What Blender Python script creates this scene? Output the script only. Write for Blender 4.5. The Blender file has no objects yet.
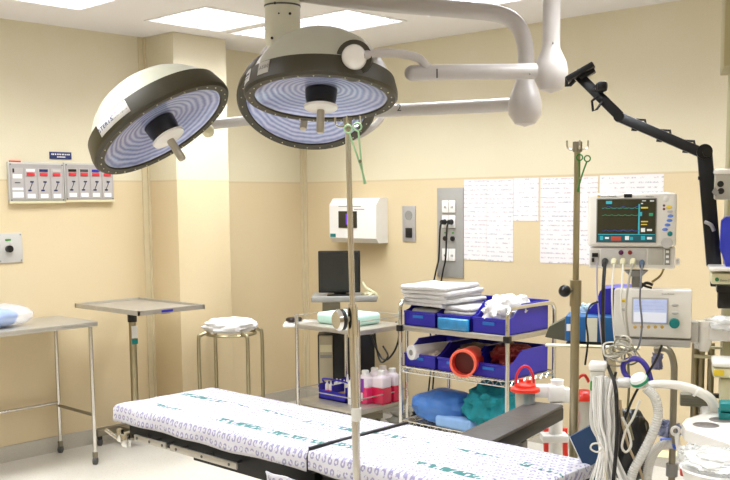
import bpy, bmesh, math, random
from mathutils import Vector, Matrix, noise
random.seed(7)
sc = bpy.context.scene
PI = math.pi

# ---------------------------------------------------------------- camera, world, exposure
FPX, YAW, PIT, ROL, SY = 961.5855, -0.7535, 0.1015, -0.0093, 58.1682
CX, CY, CZ = 5.6414, -5.3034, 1.6
H = 2.709          # ceiling height
HP = 1.743         # top of the darker paint
Fw = Vector((math.sin(YAW)*math.cos(PIT), math.cos(YAW)*math.cos(PIT), -math.sin(PIT)))
_R = Vector((math.cos(YAW), -math.sin(YAW), 0)); _U = _R.cross(Fw)
Rw = _R*math.cos(ROL) + _U*math.sin(ROL); Uw = -_R*math.sin(ROL) + _U*math.cos(ROL)
CAM = Vector((CX, CY, CZ))
cd = bpy.data.cameras.new('camera'); cam = bpy.data.objects.new('camera', cd)
sc.collection.objects.link(cam)
cd.sensor_width = 36; cd.lens = FPX*36/730; cd.shift_y = SY/730; cd.clip_start = 0.05
cam.matrix_world = Matrix(((Rw.x, Uw.x, -Fw.x, CAM.x), (Rw.y, Uw.y, -Fw.y, CAM.y), (Rw.z, Uw.z, -Fw.z, CAM.z), (0, 0, 0, 1)))
sc.camera = cam
w = bpy.data.worlds.new('world'); sc.world = w; w.use_nodes = True
w.node_tree.nodes['Background'].inputs[0].default_value = (1, .97, .92, 1)
w.node_tree.nodes['Background'].inputs[1].default_value = 0.25
sc.view_settings.view_transform = 'Standard'; sc.view_settings.look = 'None'
sc.view_settings.gamma = 1; sc.view_settings.use_curve_mapping = False
sc.view_settings.exposure = 0.13
PANEL_EMIT = 1.3
AREA_W = 36.5       # watts per square metre of louvred fixture
AREA_COL = (.93, .97, 1.0)

# measured-point helpers: a photo point at a known horizontal distance, height or wall
FH = Vector((math.sin(YAW), math.cos(YAW), 0)); RH = Vector((math.cos(YAW), -math.sin(YAW), 0))
def ray(x, y): return Fw + Rw*((x-365)/FPX) - Uw*((y-240-SY)/FPX)
def G(x, y, d): r = ray(x, y); return CAM + r*(d/r.dot(FH))
def PZ(x, y, z): r = ray(x, y); return CAM + r*((z-CZ)/r.z)
def PX(x, y, X): r = ray(x, y); return CAM + r*((X-CX)/r.x)
def PY(x, y, Y): r = ray(x, y); return CAM + r*((Y-CY)/r.y)
# frame of things that face the camera corner of the room (right, away, up)
CF = Matrix(((RH.x, FH.x, 0, CX), (RH.y, FH.y, 0, CY), (0, 0, 1, 0), (0, 0, 0, 1)))
CFI = CF.inverted()
def L(x, y, d): return CFI @ G(x, y, d)

# ---------------------------------------------------------------- materials
def lin(h):
    h = h.lstrip('#'); v = [int(h[i:i+2], 16)/255 for i in (0, 2, 4)]
    return tuple(((c/12.92) if c <= .04045 else ((c+.055)/1.055)**2.4) for c in v) + (1,)
class NT:
    def __init__(s, m): s.nt = m.node_tree; s.N = s.nt.nodes; s.b = s.N['Principled BSDF']
    def n(s, t, **k):
        o = s.N.new(t)
        for a, v in k.items(): setattr(o, a, v)
        return o
    def l(s, a, b): s.nt.links.new(a, b)
    def math(s, op, a, b=None, clamp=False):
        m = s.N.new('ShaderNodeMath'); m.operation = op; m.use_clamp = clamp
        for i, v in enumerate((a, b)):
            if v is None: continue
            if isinstance(v, (int, float)): m.inputs[i].default_value = v
            else: s.l(v, m.inputs[i])
        return m.outputs[0]
    def mix(s, f, a, b):
        m = s.N.new('ShaderNodeMix'); m.data_type = 'RGBA'
        if isinstance(f, (int, float)): m.inputs[0].default_value = f
        else: s.l(f, m.inputs[0])
        for i, v in ((6, a), (7, b)):
            if isinstance(v, tuple): m.inputs[i].default_value = v
            else: s.l(v, m.inputs[i])
        return m.outputs[2]
    def coord(s): return s.n('ShaderNodeTexCoord').outputs['Object']
    def sep(s, v):
        x = s.n('ShaderNodeSeparateXYZ'); s.l(v, x.inputs[0]); return x.outputs
    def noise(s, scale, detail=3, vec=None):
        t = s.n('ShaderNodeTexNoise'); t.inputs['Scale'].default_value = scale; t.inputs['Detail'].default_value = detail
        if vec is not None: s.l(vec, t.inputs['Vector'])
        return t.outputs['Fac']
    def bump(s, h, st=.2, dist=.01):
        b = s.n('ShaderNodeBump'); b.inputs['Strength'].default_value = st; b.inputs['Distance'].default_value = dist
        s.l(h, b.inputs['Height']); s.l(b.outputs[0], s.b.inputs['Normal'])
MATS = {}
def mat(name, col, rough=.5, metal=0, var=.06, nscale=12, trans=0, emit=0, bump=0, bscale=60, spec=None, alpha=1, ior=None, coat=0):
    if name in MATS: return MATS[name]
    m = bpy.data.materials.new(name); m.use_nodes = True; t = NT(m); b = t.b
    c = lin(col) if isinstance(col, str) else col
    co = t.coord()
    if var:
        c2 = tuple(max(0, v*(1-var*2)) for v in c[:3])+(1,); c1 = tuple(min(1, v*(1+var*.6)) for v in c[:3])+(1,)
        t.l(t.mix(t.noise(nscale, 3, co), c1, c2), b.inputs['Base Color'])
    else: b.inputs['Base Color'].default_value = c
    b.inputs['Roughness'].default_value = rough; b.inputs['Metallic'].default_value = metal
    if trans: b.inputs['Transmission Weight'].default_value = trans
    if ior: b.inputs['IOR'].default_value = ior
    if emit:
        b.inputs['Emission Color'].default_value = c; b.inputs['Emission Strength'].default_value = emit
    if spec is not None: b.inputs['Specular IOR Level'].default_value = spec
    if coat: b.inputs['Coat Weight'].default_value = coat
    if alpha < 1: b.inputs['Alpha'].default_value = alpha
    if bump: t.bump(t.noise(bscale, 4, co), bump)
    MATS[name] = m; return m

def wall_mat(name, up, low):
    m = bpy.data.materials.new(name); m.use_nodes = True; t = NT(m)
    co = t.coord(); s = t.sep(co)
    n1 = t.noise(2.2, 4, co); n2 = t.noise(140, 2, co)
    ups = t.mix(n1, lin(up[0]), lin(up[1])); los = t.mix(n1, lin(low[0]), lin(low[1]))
    f = t.math('GREATER_THAN', s[2], HP)
    c = t.mix(f, los, ups)
    line = t.math('COMPARE', s[2], HP); line.node.inputs[2].default_value = .006
    c = t.mix(t.math('MULTIPLY', line, .35), c, lin('#b99f78'))
    c = t.mix(t.math('MULTIPLY', t.math('SUBTRACT', n2, .45), .35, True), c, lin('#b89a66'))
    t.l(c, t.b.inputs['Base Color']); t.b.inputs['Roughness'].default_value = .55
    t.bump(n2, .08, .004); MATS[name] = m; return m
W = wall_mat('painted_wall', ('#dfd7be', '#d6ccac'), ('#dac8a6', '#d3c098'))
m = bpy.data.materials.new('terrazzo_floor'); m.use_nodes = True; t = NT(m); co = t.coord()
v = t.n('ShaderNodeTexVoronoi'); v.inputs['Scale'].default_value = 90; t.l(co, v.inputs['Vector'])
sp = t.math('LESS_THAN', v.outputs['Distance'], .28)
c = t.mix(t.noise(3, 3, co), lin('#d6d1c8'), lin('#c8c2b7'))
c = t.mix(t.math('MULTIPLY', sp, .3), c, lin('#8f8678'))
t.l(c, t.b.inputs['Base Color']); t.b.inputs['Roughness'].default_value = .28; MATS['floor'] = m
FLOOR = m
CEIL = mat('ceiling_paint', '#e6e2e0', .8, var=.03, nscale=1.5)
BASE = mat('terrazzo_skirting', '#c9c2b4', .5, var=.2, nscale=160)
TRIM = mat('corner_strip_paint', '#d6c8a6', .5)
STEEL = mat('brushed_steel', '#bfbab0', .42, .75, var=.08, nscale=30)
STEELD = mat('dull_steel', '#948d7a', .4, .8, var=.1, nscale=20)
POLE = mat('satin_pole_steel', '#d6d3cc', .16, .9, var=.05)
BRASSY = mat('worn_steel_pole', '#a99f80', .3, .85, var=.08)
CHROME = mat('bright_chrome', '#d9d9d6', .1, 1, var=.03)
WHITE = mat('white_plastic', '#f0eeea', .35, var=.03)
WHITEW = mat('warm_white_enamel', '#ece8df', .25, var=.03, coat=.3)
GREYP = mat('light_grey_plastic', '#c3c0ba', .45)
GREYM = mat('mid_grey_plastic', '#8f8d88', .5)
DGREY = mat('dark_grey_plastic', '#4a4a4a', .5)
BLACK = mat('black_plastic', '#101012', .35, var=.1)
BLACKM = mat('black_arm_paint', '#17181b', .4, .3, var=.1)
OLIVE = mat('olive_rim_paint', '#38321c', .45, var=.12)
COLM = mat('column_enamel', '#dddbc9', .35, var=.03)
DOME = mat('grey_green_dome', '#b9b8a5', .35, var=.04, coat=.2)
RED = mat('red_plastic', '#e0301d', .35)
RED2 = mat('red_light_lens', '#d8333c', .35)
NAVY = mat('navy_plate', '#1f2c63', .4)
BLUEBIN = mat('royal_blue_bin', '#2a24a8', .35, var=.08)
RBLUE = mat('deep_blue_plastic', '#2b2aa0', .4)
SBLUE = mat('steel_blue_casing', '#155a93', .4)
FOLDER = mat('dark_blue_folder', '#1c3d63', .55, var=.12)
BAGBLUE = mat('blue_wrap', '#4a86d8', .45, var=.25, nscale=9, bump=.3, bscale=25)
LBLUE = mat('pale_blue_pack', '#8db7ea', .5, var=.15, nscale=10, bump=.2, bscale=20)
SKYBLUE = mat('bright_blue_film', '#2f97d6', .15, var=.35, nscale=25, coat=.5, bump=.3, bscale=30)
TEAL = mat('teal_drape', '#0a8f9b', .8, var=.3, nscale=18, bump=.7, bscale=30)
TEALP = mat('teal_plastic', '#0f7f80', .35)
MINT = mat('mint_wrap', '#bfe3d6', .6, var=.08, bump=.15, bscale=20)
GREEN = mat('green_plastic', '#3f8f33', .4)
FGREEN = mat('pale_green_metal', '#9fc79a', .4, .3)
DGREEN = mat('green_clamp_metal', '#3f7f3a', .4, .3)
PINK = mat('pink_liquid', '#e0306a', .15, var=.05, coat=.3)
PINKR = mat('crimson_liquid', '#cf1f4c', .15, var=.05, coat=.3)
BOTTLE = mat('cloudy_bottle', '#ecdfe6', .3, var=.03)
PURPLE = mat('purple_label', '#8b3fa8', .5)
PURP = mat('purple_ring_plastic', '#4438a0', .35)
YELLOW = mat('yellow_button', '#e3c52f', .4)
AMBER = mat('amber_button', '#d9b35a', .4)
BBLUE = mat('blue_button', '#5f86d8', .4)
OVAL = mat('grey_disc', '#625b56', .4)
CREAM = mat('cream_enamel', '#d9d2ad', .4)
OLIVEB = mat('olive_beige_panel', '#a39870', .5)
PAD = mat('grey_vinyl_pad', '#4c4845', .5, var=.08, bump=.15, bscale=50)
PADS = mat('black_vinyl_side', '#0b0b0d', .55)
TAN = mat('cardboard_tan', '#b79a58', .7)
CLEAR = mat('clear_plastic', '#e9ecec', .12, var=0, trans=.85, ior=1.15)
MILK = mat('milky_tubing', '#f0eee8', .25, var=.08, trans=.25, ior=1.3)
CABLEW = mat('white_cable', '#dcd8cc', .5)
CABLEG = mat('grey_cable', '#a8a394', .5)
CLOTHW = mat('white_cloth', '#e0dedd', .9, var=.05, nscale=30, bump=.4, bscale=45)
SCREENB = mat('dark_screen', '#161a1a', .12, var=.1)
VIOLET = mat('violet_display', '#6a3cc0', .3, emit=.35)

def emis(name, col, st):
    m = bpy.data.materials.new(name); m.use_nodes = True; t = NT(m); c = lin(col)
    co = t.coord(); x = t.sep(co)
    # louvre cells of the diffuser
    a = t.math('FRACT', t.math('MULTIPLY', x[0], 13.3)); b = t.math('FRACT', t.math('MULTIPLY', x[1], 13.3))
    g = t.math('MULTIPLY', t.math('GREATER_THAN', a, .06), t.math('GREATER_THAN', b, .06))
    s = t.math('ADD', t.math('MULTIPLY', g, .25*st), .75*st)
    t.b.inputs['Base Color'].default_value = (.8, .8, .8, 1)
    t.b.inputs['Emission Color'].default_value = c; t.l(s, t.b.inputs['Emission Strength'])
    MATS[name] = m; return m
PANEL = emis('fluorescent_diffuser', '#f4f6ff', PANEL_EMIT)

def reflector_mat():
    m = bpy.data.materials.new('lamp_reflector'); m.use_nodes = True; t = NT(m); co = t.coord(); s = t.sep(co)
    r = t.math('SQRT', t.math('ADD', t.math('POWER', s[0], 2), t.math('POWER', s[1], 2)))
    ang = t.math('ARCTAN2', s[1], s[0])
    nz = t.noise(9, 2, co)
    w1 = t.math('SINE', t.math('ADD', t.math('MULTIPLY', r, 230), t.math('MULTIPLY', nz, 7)))
    w2 = t.math('SINE', t.math('MULTIPLY', ang, 48))
    f = t.math('MULTIPLY', t.math('ADD', t.math('ADD', w1, t.math('MULTIPLY', w2, .10)), 1.35), .42, True)
    n2 = t.noise(5, 2, co)
    hi = t.mix(n2, lin('#c9c6e0'), lin('#b3c2e2')); lo = t.mix(n2, lin('#8680ac'), lin('#778cb6'))
    t.l(t.mix(f, lo, hi), t.b.inputs['Base Color'])
    t.b.inputs['Metallic'].default_value = .3; t.b.inputs['Roughness'].default_value = .22
    t.bump(w1, .12, .003)
    return m
REFL = reflector_mat()

def sheet_mat():
    m = bpy.data.materials.new('printed_sheet_cotton'); m.use_nodes = True; t = NT(m); co = t.coord(); s = t.sep(co)
    u = t.math('MULTIPLY', s[0], 34); v = t.math('MULTIPLY', t.math('ADD', s[1], t.math('MULTIPLY', s[2], -1)), 34)
    row = t.math('FLOOR', v); u = t.math('ADD', u, t.math('MULTIPLY', row, .5))
    du = t.math('SUBTRACT', t.math('FRACT', u), .5); dv = t.math('SUBTRACT', t.math('FRACT', v), .5)
    rr = t.math('SQRT', t.math('ADD', t.math('POWER', du, 2), t.math('POWER', dv, 2)))
    ring = t.math('COMPARE', rr, .24); ring.node.inputs[2].default_value = .11
    nn = t.math('GREATER_THAN', t.noise(70, 2, co), .44)
    f = t.math('MULTIPLY', ring, nn)
    c = t.mix(t.noise(6, 2, co), lin('#cbc9cd'), lin('#c3c0c7'))
    c = t.mix(t.math('MULTIPLY', f, .62), c, lin('#5c5090'))
    # green laundry print: two rows of short blocks
    band = None
    for y0 in (-.135, .07):
        b = t.math('COMPARE', s[1], y0); b.node.inputs[2].default_value = .02
        band = b if band is None else t.math('MAXIMUM', band, b)
    g1 = t.math('GREATER_THAN', t.noise(5.5, 0, co), .47)
    mp = t.n('ShaderNodeMapping'); t.l(co, mp.inputs[0]); mp.inputs['Scale'].default_value = (1, .35, 1)
    g2 = t.math('GREATER_THAN', t.noise(60, 1, mp.outputs[0]), .5)
    top = t.math('GREATER_THAN', s[2], -10)
    f2 = t.math('MULTIPLY', t.math('MULTIPLY', band, g1), g2)
    c = t.mix(t.math('MULTIPLY', f2, .95), c, lin('#256f6a'))
    t.l(c, t.b.inputs['Base Color']); t.b.inputs['Roughness'].default_value = .85
    t.bump(t.noise(14, 4, co), .35, .01)
    return m
SHEET = sheet_mat()

def paper_mat(name, seed, dens=.5, head=0.0):
    m = bpy.data.materials.new(name); m.use_nodes = True; t = NT(m); co = t.coord(); s = t.sep(co)
    row = t.math('FRACT', t.math('MULTIPLY', s[2], 34)); r = t.math('LESS_THAN', row, .30)
    mp = t.n('ShaderNodeMapping'); t.l(co, mp.inputs[0]); mp.inputs['Location'].default_value = (seed, 0, seed*2); mp.inputs['Scale'].default_value = (1, 1, .9)
    n = t.math('GREATER_THAN', t.noise(26, 1, mp.outputs[0]), dens)
    n3 = t.math('GREATER_THAN', t.noise(150, 1, mp.outputs[0]), .47)
    f = t.math('MULTIPLY', t.math('MULTIPLY', r, n), n3)
    ink = t.mix(t.math('GREATER_THAN', t.noise(9, 0, mp.outputs[0]), .55), lin('#8a8fa0'), lin('#b09aa2'))
    c = t.mix(t.math('MULTIPLY', f, .6), lin('#e6e1e2'), ink)
    t.l(c, t.b.inputs['Base Color']); t.b.inputs['Roughness'].default_value = .8
    return m

# ---------------------------------------------------------------- mesh building
class MB:
    def __init__(s): s.v = []; s.f = []
    def add(s, vs, fs, M=None):
        o = len(s.v)
        s.v += [(M @ Vector(p)) if M is not None else Vector(p) for p in vs]
        s.f += [tuple(i+o for i in f) for f in fs]; return s
    def box(s, lo, hi, M=None, bev=0, seg=2):
        lo = Vector(lo); hi = Vector(hi)
        for i in range(3):
            if lo[i] > hi[i]: lo[i], hi[i] = hi[i], lo[i]
        bm = bmesh.new(); bmesh.ops.create_cube(bm, size=1)
        for q in bm.verts: q.co = Vector([(lo[i]+hi[i])/2 + q.co[i]*(hi[i]-lo[i]) for i in range(3)])
        if bev: bmesh.ops.bevel(bm, geom=bm.edges[:], offset=min(bev, .49*min(hi-lo)), segments=seg, profile=.5, affect='EDGES')
        return s.bm(bm, M)
    def bm(s, bm, M=None):
        bm.verts.index_update(); s.add([q.co.copy() for q in bm.verts], [[q.index for q in f.verts] for f in bm.faces], M); bm.free(); return s
    def cyl(s, a, b, r, r2=None, n=20, M=None, cap=True):
        a = Vector(a); b = Vector(b); r2 = r if r2 is None else r2; ax = (b-a).normalized()
        u = ax.orthogonal().normalized(); w_ = ax.cross(u); vs = []
        for p, q in ((a, r), (b, r2)):
            for k in range(n): th = 2*PI*k/n; vs.append(p+u*(q*math.cos(th))+w_*(q*math.sin(th)))
        fs = [(k, (k+1) % n, n+(k+1) % n, n+k) for k in range(n)]
        if cap: fs += [tuple(range(n-1, -1, -1)), tuple(range(n, 2*n))]
        return s.add(vs, fs, M)
    def lathe(s, prof, M=None, n=32):
        vs = []; fs = []
        for r, z in prof:
            for k in range(n): th = 2*PI*k/n; vs.append((r*math.cos(th), r*math.sin(th), z))
        for i in range(len(prof)-1):
            for k in range(n): fs.append((i*n+k, i*n+(k+1) % n, (i+1)*n+(k+1) % n, (i+1)*n+k))
        if prof[0][0] > 1e-4 and prof[0][0] != prof[-1][0]: pass
        return s.add(vs, fs, M)
    def tube(s, pts, r, n=8, res=6, M=None, smooth=True, closed=False):
        P = [Vector(p) for p in pts]
        if smooth and len(P) > 2:
            Q = []; m_ = len(P)
            rng = range(m_) if closed else range(m_-1)
            for i in rng:
                if closed: p0, p1, p2, p3 = P[i-1], P[i], P[(i+1) % m_], P[(i+2) % m_]
                else: p0 = P[max(i-1, 0)]; p1 = P[i]; p2 = P[i+1]; p3 = P[min(i+2, m_-1)]
                for k in range(res):
                    t_ = k/res
                    Q.append(.5*((2*p1)+(p2-p0)*t_+(2*p0-5*p1+4*p2-p3)*t_*t_+(3*p1-p0-3*p2+p3)*t_**3))
            if not closed: Q.append(P[-1])
            P = Q
        m_ = len(P); vs = []; u = None
        for i, p in enumerate(P):
            if closed: tg = P[(i+1) % m_]-P[i-1]
            else: tg = P[min(i+1, m_-1)]-P[max(i-1, 0)]
            tg = tg.normalized() if tg.length > 1e-9 else Vector((0, 0, 1))
            if u is None: u = tg.orthogonal().normalized()
            else:
                u = u-tg*u.dot(tg)
                u = u.normalized() if u.length > 1e-6 else tg.orthogonal().normalized()
            b = tg.cross(u); rr = r(i/(m_-1)) if callable(r) else r
            for k in range(n): th = 2*PI*k/n; vs.append(p+u*(rr*math.cos(th))+b*(rr*math.sin(th)))
        fs = [(i*n+k, i*n+(k+1) % n, (i+1)*n+(k+1) % n, (i+1)*n+k) for i in range(m_-1) for k in range(n)]
        if closed: fs += [((m_-1)*n+k, (m_-1)*n+(k+1) % n, (k+1) % n, k) for k in range(n)]
        else: fs += [tuple(range(n-1, -1, -1)), tuple(range((m_-1)*n, m_*n))]
        return s.add(vs, fs, M)
    def sphere(s, c, r, M=None, n=16, sq=(1, 1, 1)):
        prof = [(max(1e-5, r*math.sin(PI*k/n*1.0)), -r*math.cos(PI*k/n)) for k in range(n+1)]
        T = Matrix.Translation(Vector(c)) @ Matrix.Diagonal((*sq, 1))
        return s.lathe(prof, (M @ T) if M is not None else T, n=n+8)
    def prism(s, poly, h0, h1, M=None):
        "polygon in xy extruded along z"
        n = len(poly); vs = [(x, y, h0) for x, y in poly]+[(x, y, h1) for x, y in poly]
        return s.add(vs, [tuple(range(n-1, -1, -1)), tuple(range(n, 2*n))]+[(k, (k+1) % n, n+(k+1) % n, n+k) for k in range(n)], M)
    def blob(s, c, size, seed=0, amp=.12, freq=2.2, e=.6, n=28, M=None, flat=True):
        "soft superellipsoid bundle with folds"
        vs = []; fs = []; c = Vector(c)
        def sp(v_, p): return math.copysign(abs(v_)**p, v_)
        for i in range(n+1):
            ph = -PI/2+PI*i/n
            for k in range(n*2):
                th = 2*PI*k/(n*2)
                p = Vector((sp(math.cos(ph), e)*sp(math.cos(th), e), sp(math.cos(ph), e)*sp(math.sin(th), e), sp(math.sin(ph), e)))
                q = p*freq+Vector((seed*3.1, seed*1.7, seed))
                d = 1+amp*noise.noise(q)*2+amp*.7*noise.noise(q*2.7)
                p = p*d
                if flat and p.z < -.85: p.z = -.85
                vs.append(c+Vector((p.x*size[0]/2, p.y*size[1]/2, (p.z+(.0))*size[2]/2)))
        for i in range(n):
            for k in range(n*2): fs.append((i*2*n+k, i*2*n+(k+1) % (2*n), (i+1)*2*n+(k+1) % (2*n), (i+1)*2*n+k))
        return s.add(vs, fs, M)
    def build(s, name, mt, parent=None, root=None, ang=38):
        me = bpy.data.meshes.new(name)
        rt = root or (parent.get('_r') and bpy.data.objects.get(parent['_r'])) if parent else None
        inv = None
        if parent is not None:
            inv = WM[parent.name].inverted()
        vs = [tuple((inv @ q) if inv is not None else q) for q in s.v]
        bm = bmesh.new()
        bv = [bm.verts.new(q) for q in vs]
        for f in s.f:
            ff = [bv[i] for i in f]
            try: bm.faces.new(ff)
            except ValueError: pass
        bmesh.ops.remove_doubles(bm, verts=bm.verts[:], dist=1e-6)
        bmesh.ops.recalc_face_normals(bm, faces=bm.faces[:])
        bm.to_mesh(me); bm.free()
        for p in me.polygons: p.use_smooth = True
        try: me.set_sharp_from_angle(angle=math.radians(ang))
        except Exception: pass
        me.materials.append(mt)
        o = bpy.data.objects.new(name, me); sc.collection.objects.link(o)
        if parent is not None: o.parent = parent; WM[o.name] = WM[parent.name]
        else: WM[o.name] = Matrix.Identity(4)
        return o
WM = {}
def tag(o, label=None, cat=None, group=None, kind=None):
    if label: o['label'] = label
    if cat: o['category'] = cat
    if group: o['group'] = group
    if kind: o['kind'] = kind
    return o
def thing(name, label, cat, loc, group=None, rz=0, M=None):
    o = bpy.data.objects.new(name, None); sc.collection.objects.link(o); o.empty_display_size = .1
    mw = M if M is not None else Matrix.Translation(Vector(loc)) @ Matrix.Rotation(rz, 4, 'Z')
    o.matrix_world = mw; WM[o.name] = mw
    return tag(o, label, cat, group)
def copy_tree(o, parent=None):
    c = o.copy(); sc.collection.objects.link(c)
    if parent is not None: c.parent = parent
    for ch in list(o.children): copy_tree(ch, c)
    return c
def one(mb, name, mt, label, cat, group=None, kind=None):
    "a thing that is a single mesh; origin moved to its base"
    lo = Vector([min(q[i] for q in mb.v) for i in range(3)]); hi = Vector([max(q[i] for q in mb.v) for i in range(3)])
    base = Vector(((lo.x+hi.x)/2, (lo.y+hi.y)/2, lo.z))
    mb.v = [q-base for q in mb.v]; o = mb.build(name, mt); o.location = base
    return tag(o, label, cat, group, kind)
def text(s, size, M, name, mt, parent, ext=.0006):
    cu = bpy.data.curves.new('lettering', 'FONT'); cu.body = s; cu.size = size; cu.extrude = ext; cu.align_x = 'CENTER'; cu.align_y = 'CENTER'
    to = bpy.data.objects.new('lettering', cu); sc.collection.objects.link(to); bpy.context.view_layer.update()
    me = bpy.data.meshes.new_from_object(to.evaluated_get(bpy.context.evaluated_depsgraph_get()))
    bpy.data.objects.remove(to)
    b = MB(); b.add([v_.co.copy() for v_ in me.vertices], [tuple(p.vertices) for p in me.polygons], M)
    return b.build(name, mt, parent)
def struct(mb, name, mt): o = mb.build(name, mt); o['kind'] = 'structure'; return o
def basis(o, x, y, z): return Matrix(((x[0], y[0], z[0], o[0]), (x[1], y[1], z[1], o[1]), (x[2], y[2], z[2], o[2]), (0, 0, 0, 1)))

# ---------------------------------------------------------------- the room
RX, RY = 7.2, -7.0
struct(MB().box((0, RY, -.1), (RX, 0, 0)), 'floor', FLOOR)
struct(MB().box((-.1, RY, 0), (0, 0, H+.1)), 'wall_left', W)
struct(MB().box((-.1, 0, 0), (RX+.1, .1, H+.1)), 'wall_back', W)
struct(MB().box((RX, RY, 0), (RX+.1, 0, H+.1)), 'wall_right', W)
struct(MB().box((-.1, RY-.1, 0), (RX+.1, RY, H+.1)), 'wall_front', W)
struct(MB().box((0, -1.462, 0), (.334, -1.022, H), bev=.004), 'wall_pillar', W)
# ceiling with openings for the recessed lights
FX = [(.54, -1.82, .6, .58), (.54, -1.18, 1.11, .54), (.55, -2.84, .6, .58), (1.83, -1.2, 1.13, .55), (3.4, -1.9, .6, 1.2),
      (1.6, -4.3, .6, 1.2), (.55, -4.3, .6, 1.2), (3.4, -4.0, .6, 1.2), (4.6, -2.2, .6, 1.2), (4.6, -5.9, .6, 1.2), (2.6, -5.9, .6, 1.2), (6.0, -4.0, .6, 1.2)]  # fixtures out of view are added to brighten the room
xs = sorted({0, RX} | {a for f in FX for a in (f[0], f[0]+f[2])}); ys = sorted({RY, 0} | {a for f in FX for a in (f[1], f[1]+f[3])})
cb = MB()
for i in range(len(xs)-1):
    for j in range(len(ys)-1):
        mx = (xs[i]+xs[i+1])/2; my = (ys[j]+ys[j+1])/2
        if any(f[0] < mx < f[0]+f[2] and f[1] < my < f[1]+f[3] for f in FX): continue
        cb.box((xs[i], ys[j], H), (xs[i+1], ys[j+1], H+.1))
struct(cb, 'ceiling', CEIL)
flabels = ['square recessed fluorescent ceiling light, middle one along the left wall', 'long recessed fluorescent ceiling light behind the lamp column, nearest the far corner',
           'recessed fluorescent ceiling light at the top left edge of the photo', 'recessed fluorescent ceiling light mostly hidden behind the big curved ceiling tube']
for i, (x, y, a, b) in enumerate(FX):
    lb = flabels[i] if i < 4 else 'added unseen ceiling light to brighten the room, ' + ('over the middle of the room toward the back wall', 'over the middle of the room toward the left wall', 'against the left wall on the near side', 'straight above the space before the drip poles', 'on the right side toward the back wall', 'behind the viewer on the right', 'behind the viewer in the middle', 'nearest the right wall')[i-4]
    t_ = thing('ceiling_light', lb, 'ceiling light', (x+a/2, y+b/2, H), 'recessed fluorescent ceiling lights')
    f = MB(); e = .018
    for lo, hi in (((x, y), (x+a, y+e)), ((x, y+b-e), (x+a, y+b)), ((x, y+e), (x+e, y+b-e)), ((x+a-e, y+e), (x+a, y+b-e))):
        f.box((*lo, H-.004), (*hi, H+.06))
    f.build('frame', CEIL, t_)
    MB().box((x+e, y+e, H+.020), (x+a-e, y+b-e, H+.035)).build('diffuser', PANEL, t_)
    lv = MB(); na, nb = max(2, round(a/.1)), max(2, round(b/.1))
    for k in range(1, na): lv.box((x+a*k/na-.003, y+e, H+.001), (x+a*k/na+.003, y+b-e, H+.011))
    for k in range(1, nb): lv.box((x+e, y+b*k/nb-.003, H+.001), (x+a-e, y+b*k/nb+.003, H+.011))
    lv.build('louvre', MATS['louvre_metal'] if 'louvre_metal' in MATS else mat('louvre_metal', '#b9b6c0', .4), t_)
    MB().box((x, y, H+.06), (x+a, y+b, H+.08)).build('housing', WHITE, t_)
    al = bpy.data.lights.new('tube_light', 'AREA'); al.shape = 'RECTANGLE'; al.size = a-.06; al.size_y = b-.06; al.energy = AREA_W*a*b; al.spread = math.radians(128); al.color = AREA_COL
    ao = bpy.data.objects.new('tube_light', al); sc.collection.objects.link(ao); ao.parent = t_; ao.location = (0, 0, .015)
# skirting, corner strips
struct(MB().box((0, RY, 0), (.012, -1.462, .1)).box((0, -1.022, 0), (.012, 0, .1)).box((0, -1.474, 0), (.346, -1.462, .1)).box((.334, -1.474, 0), (.346, -1.01, .1)).box((0, -1.022, 0), (.346, -1.01, .1)), 'baseboard_left', BASE)
struct(MB().box((.012, -.012, 0), (RX, 0, .1)), 'baseboard_back', BASE)
struct(MB().box((0, -1.51, .1), (.012, -1.462, H)).box((0, -1.474, .1), (.03, -1.462, H)), 'trim_1', TRIM)
struct(MB().box((0, -.03, .1), (.02, 0, H)).box((0, -.012, .1), (.05, 0, H)), 'trim_2', TRIM)

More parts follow.
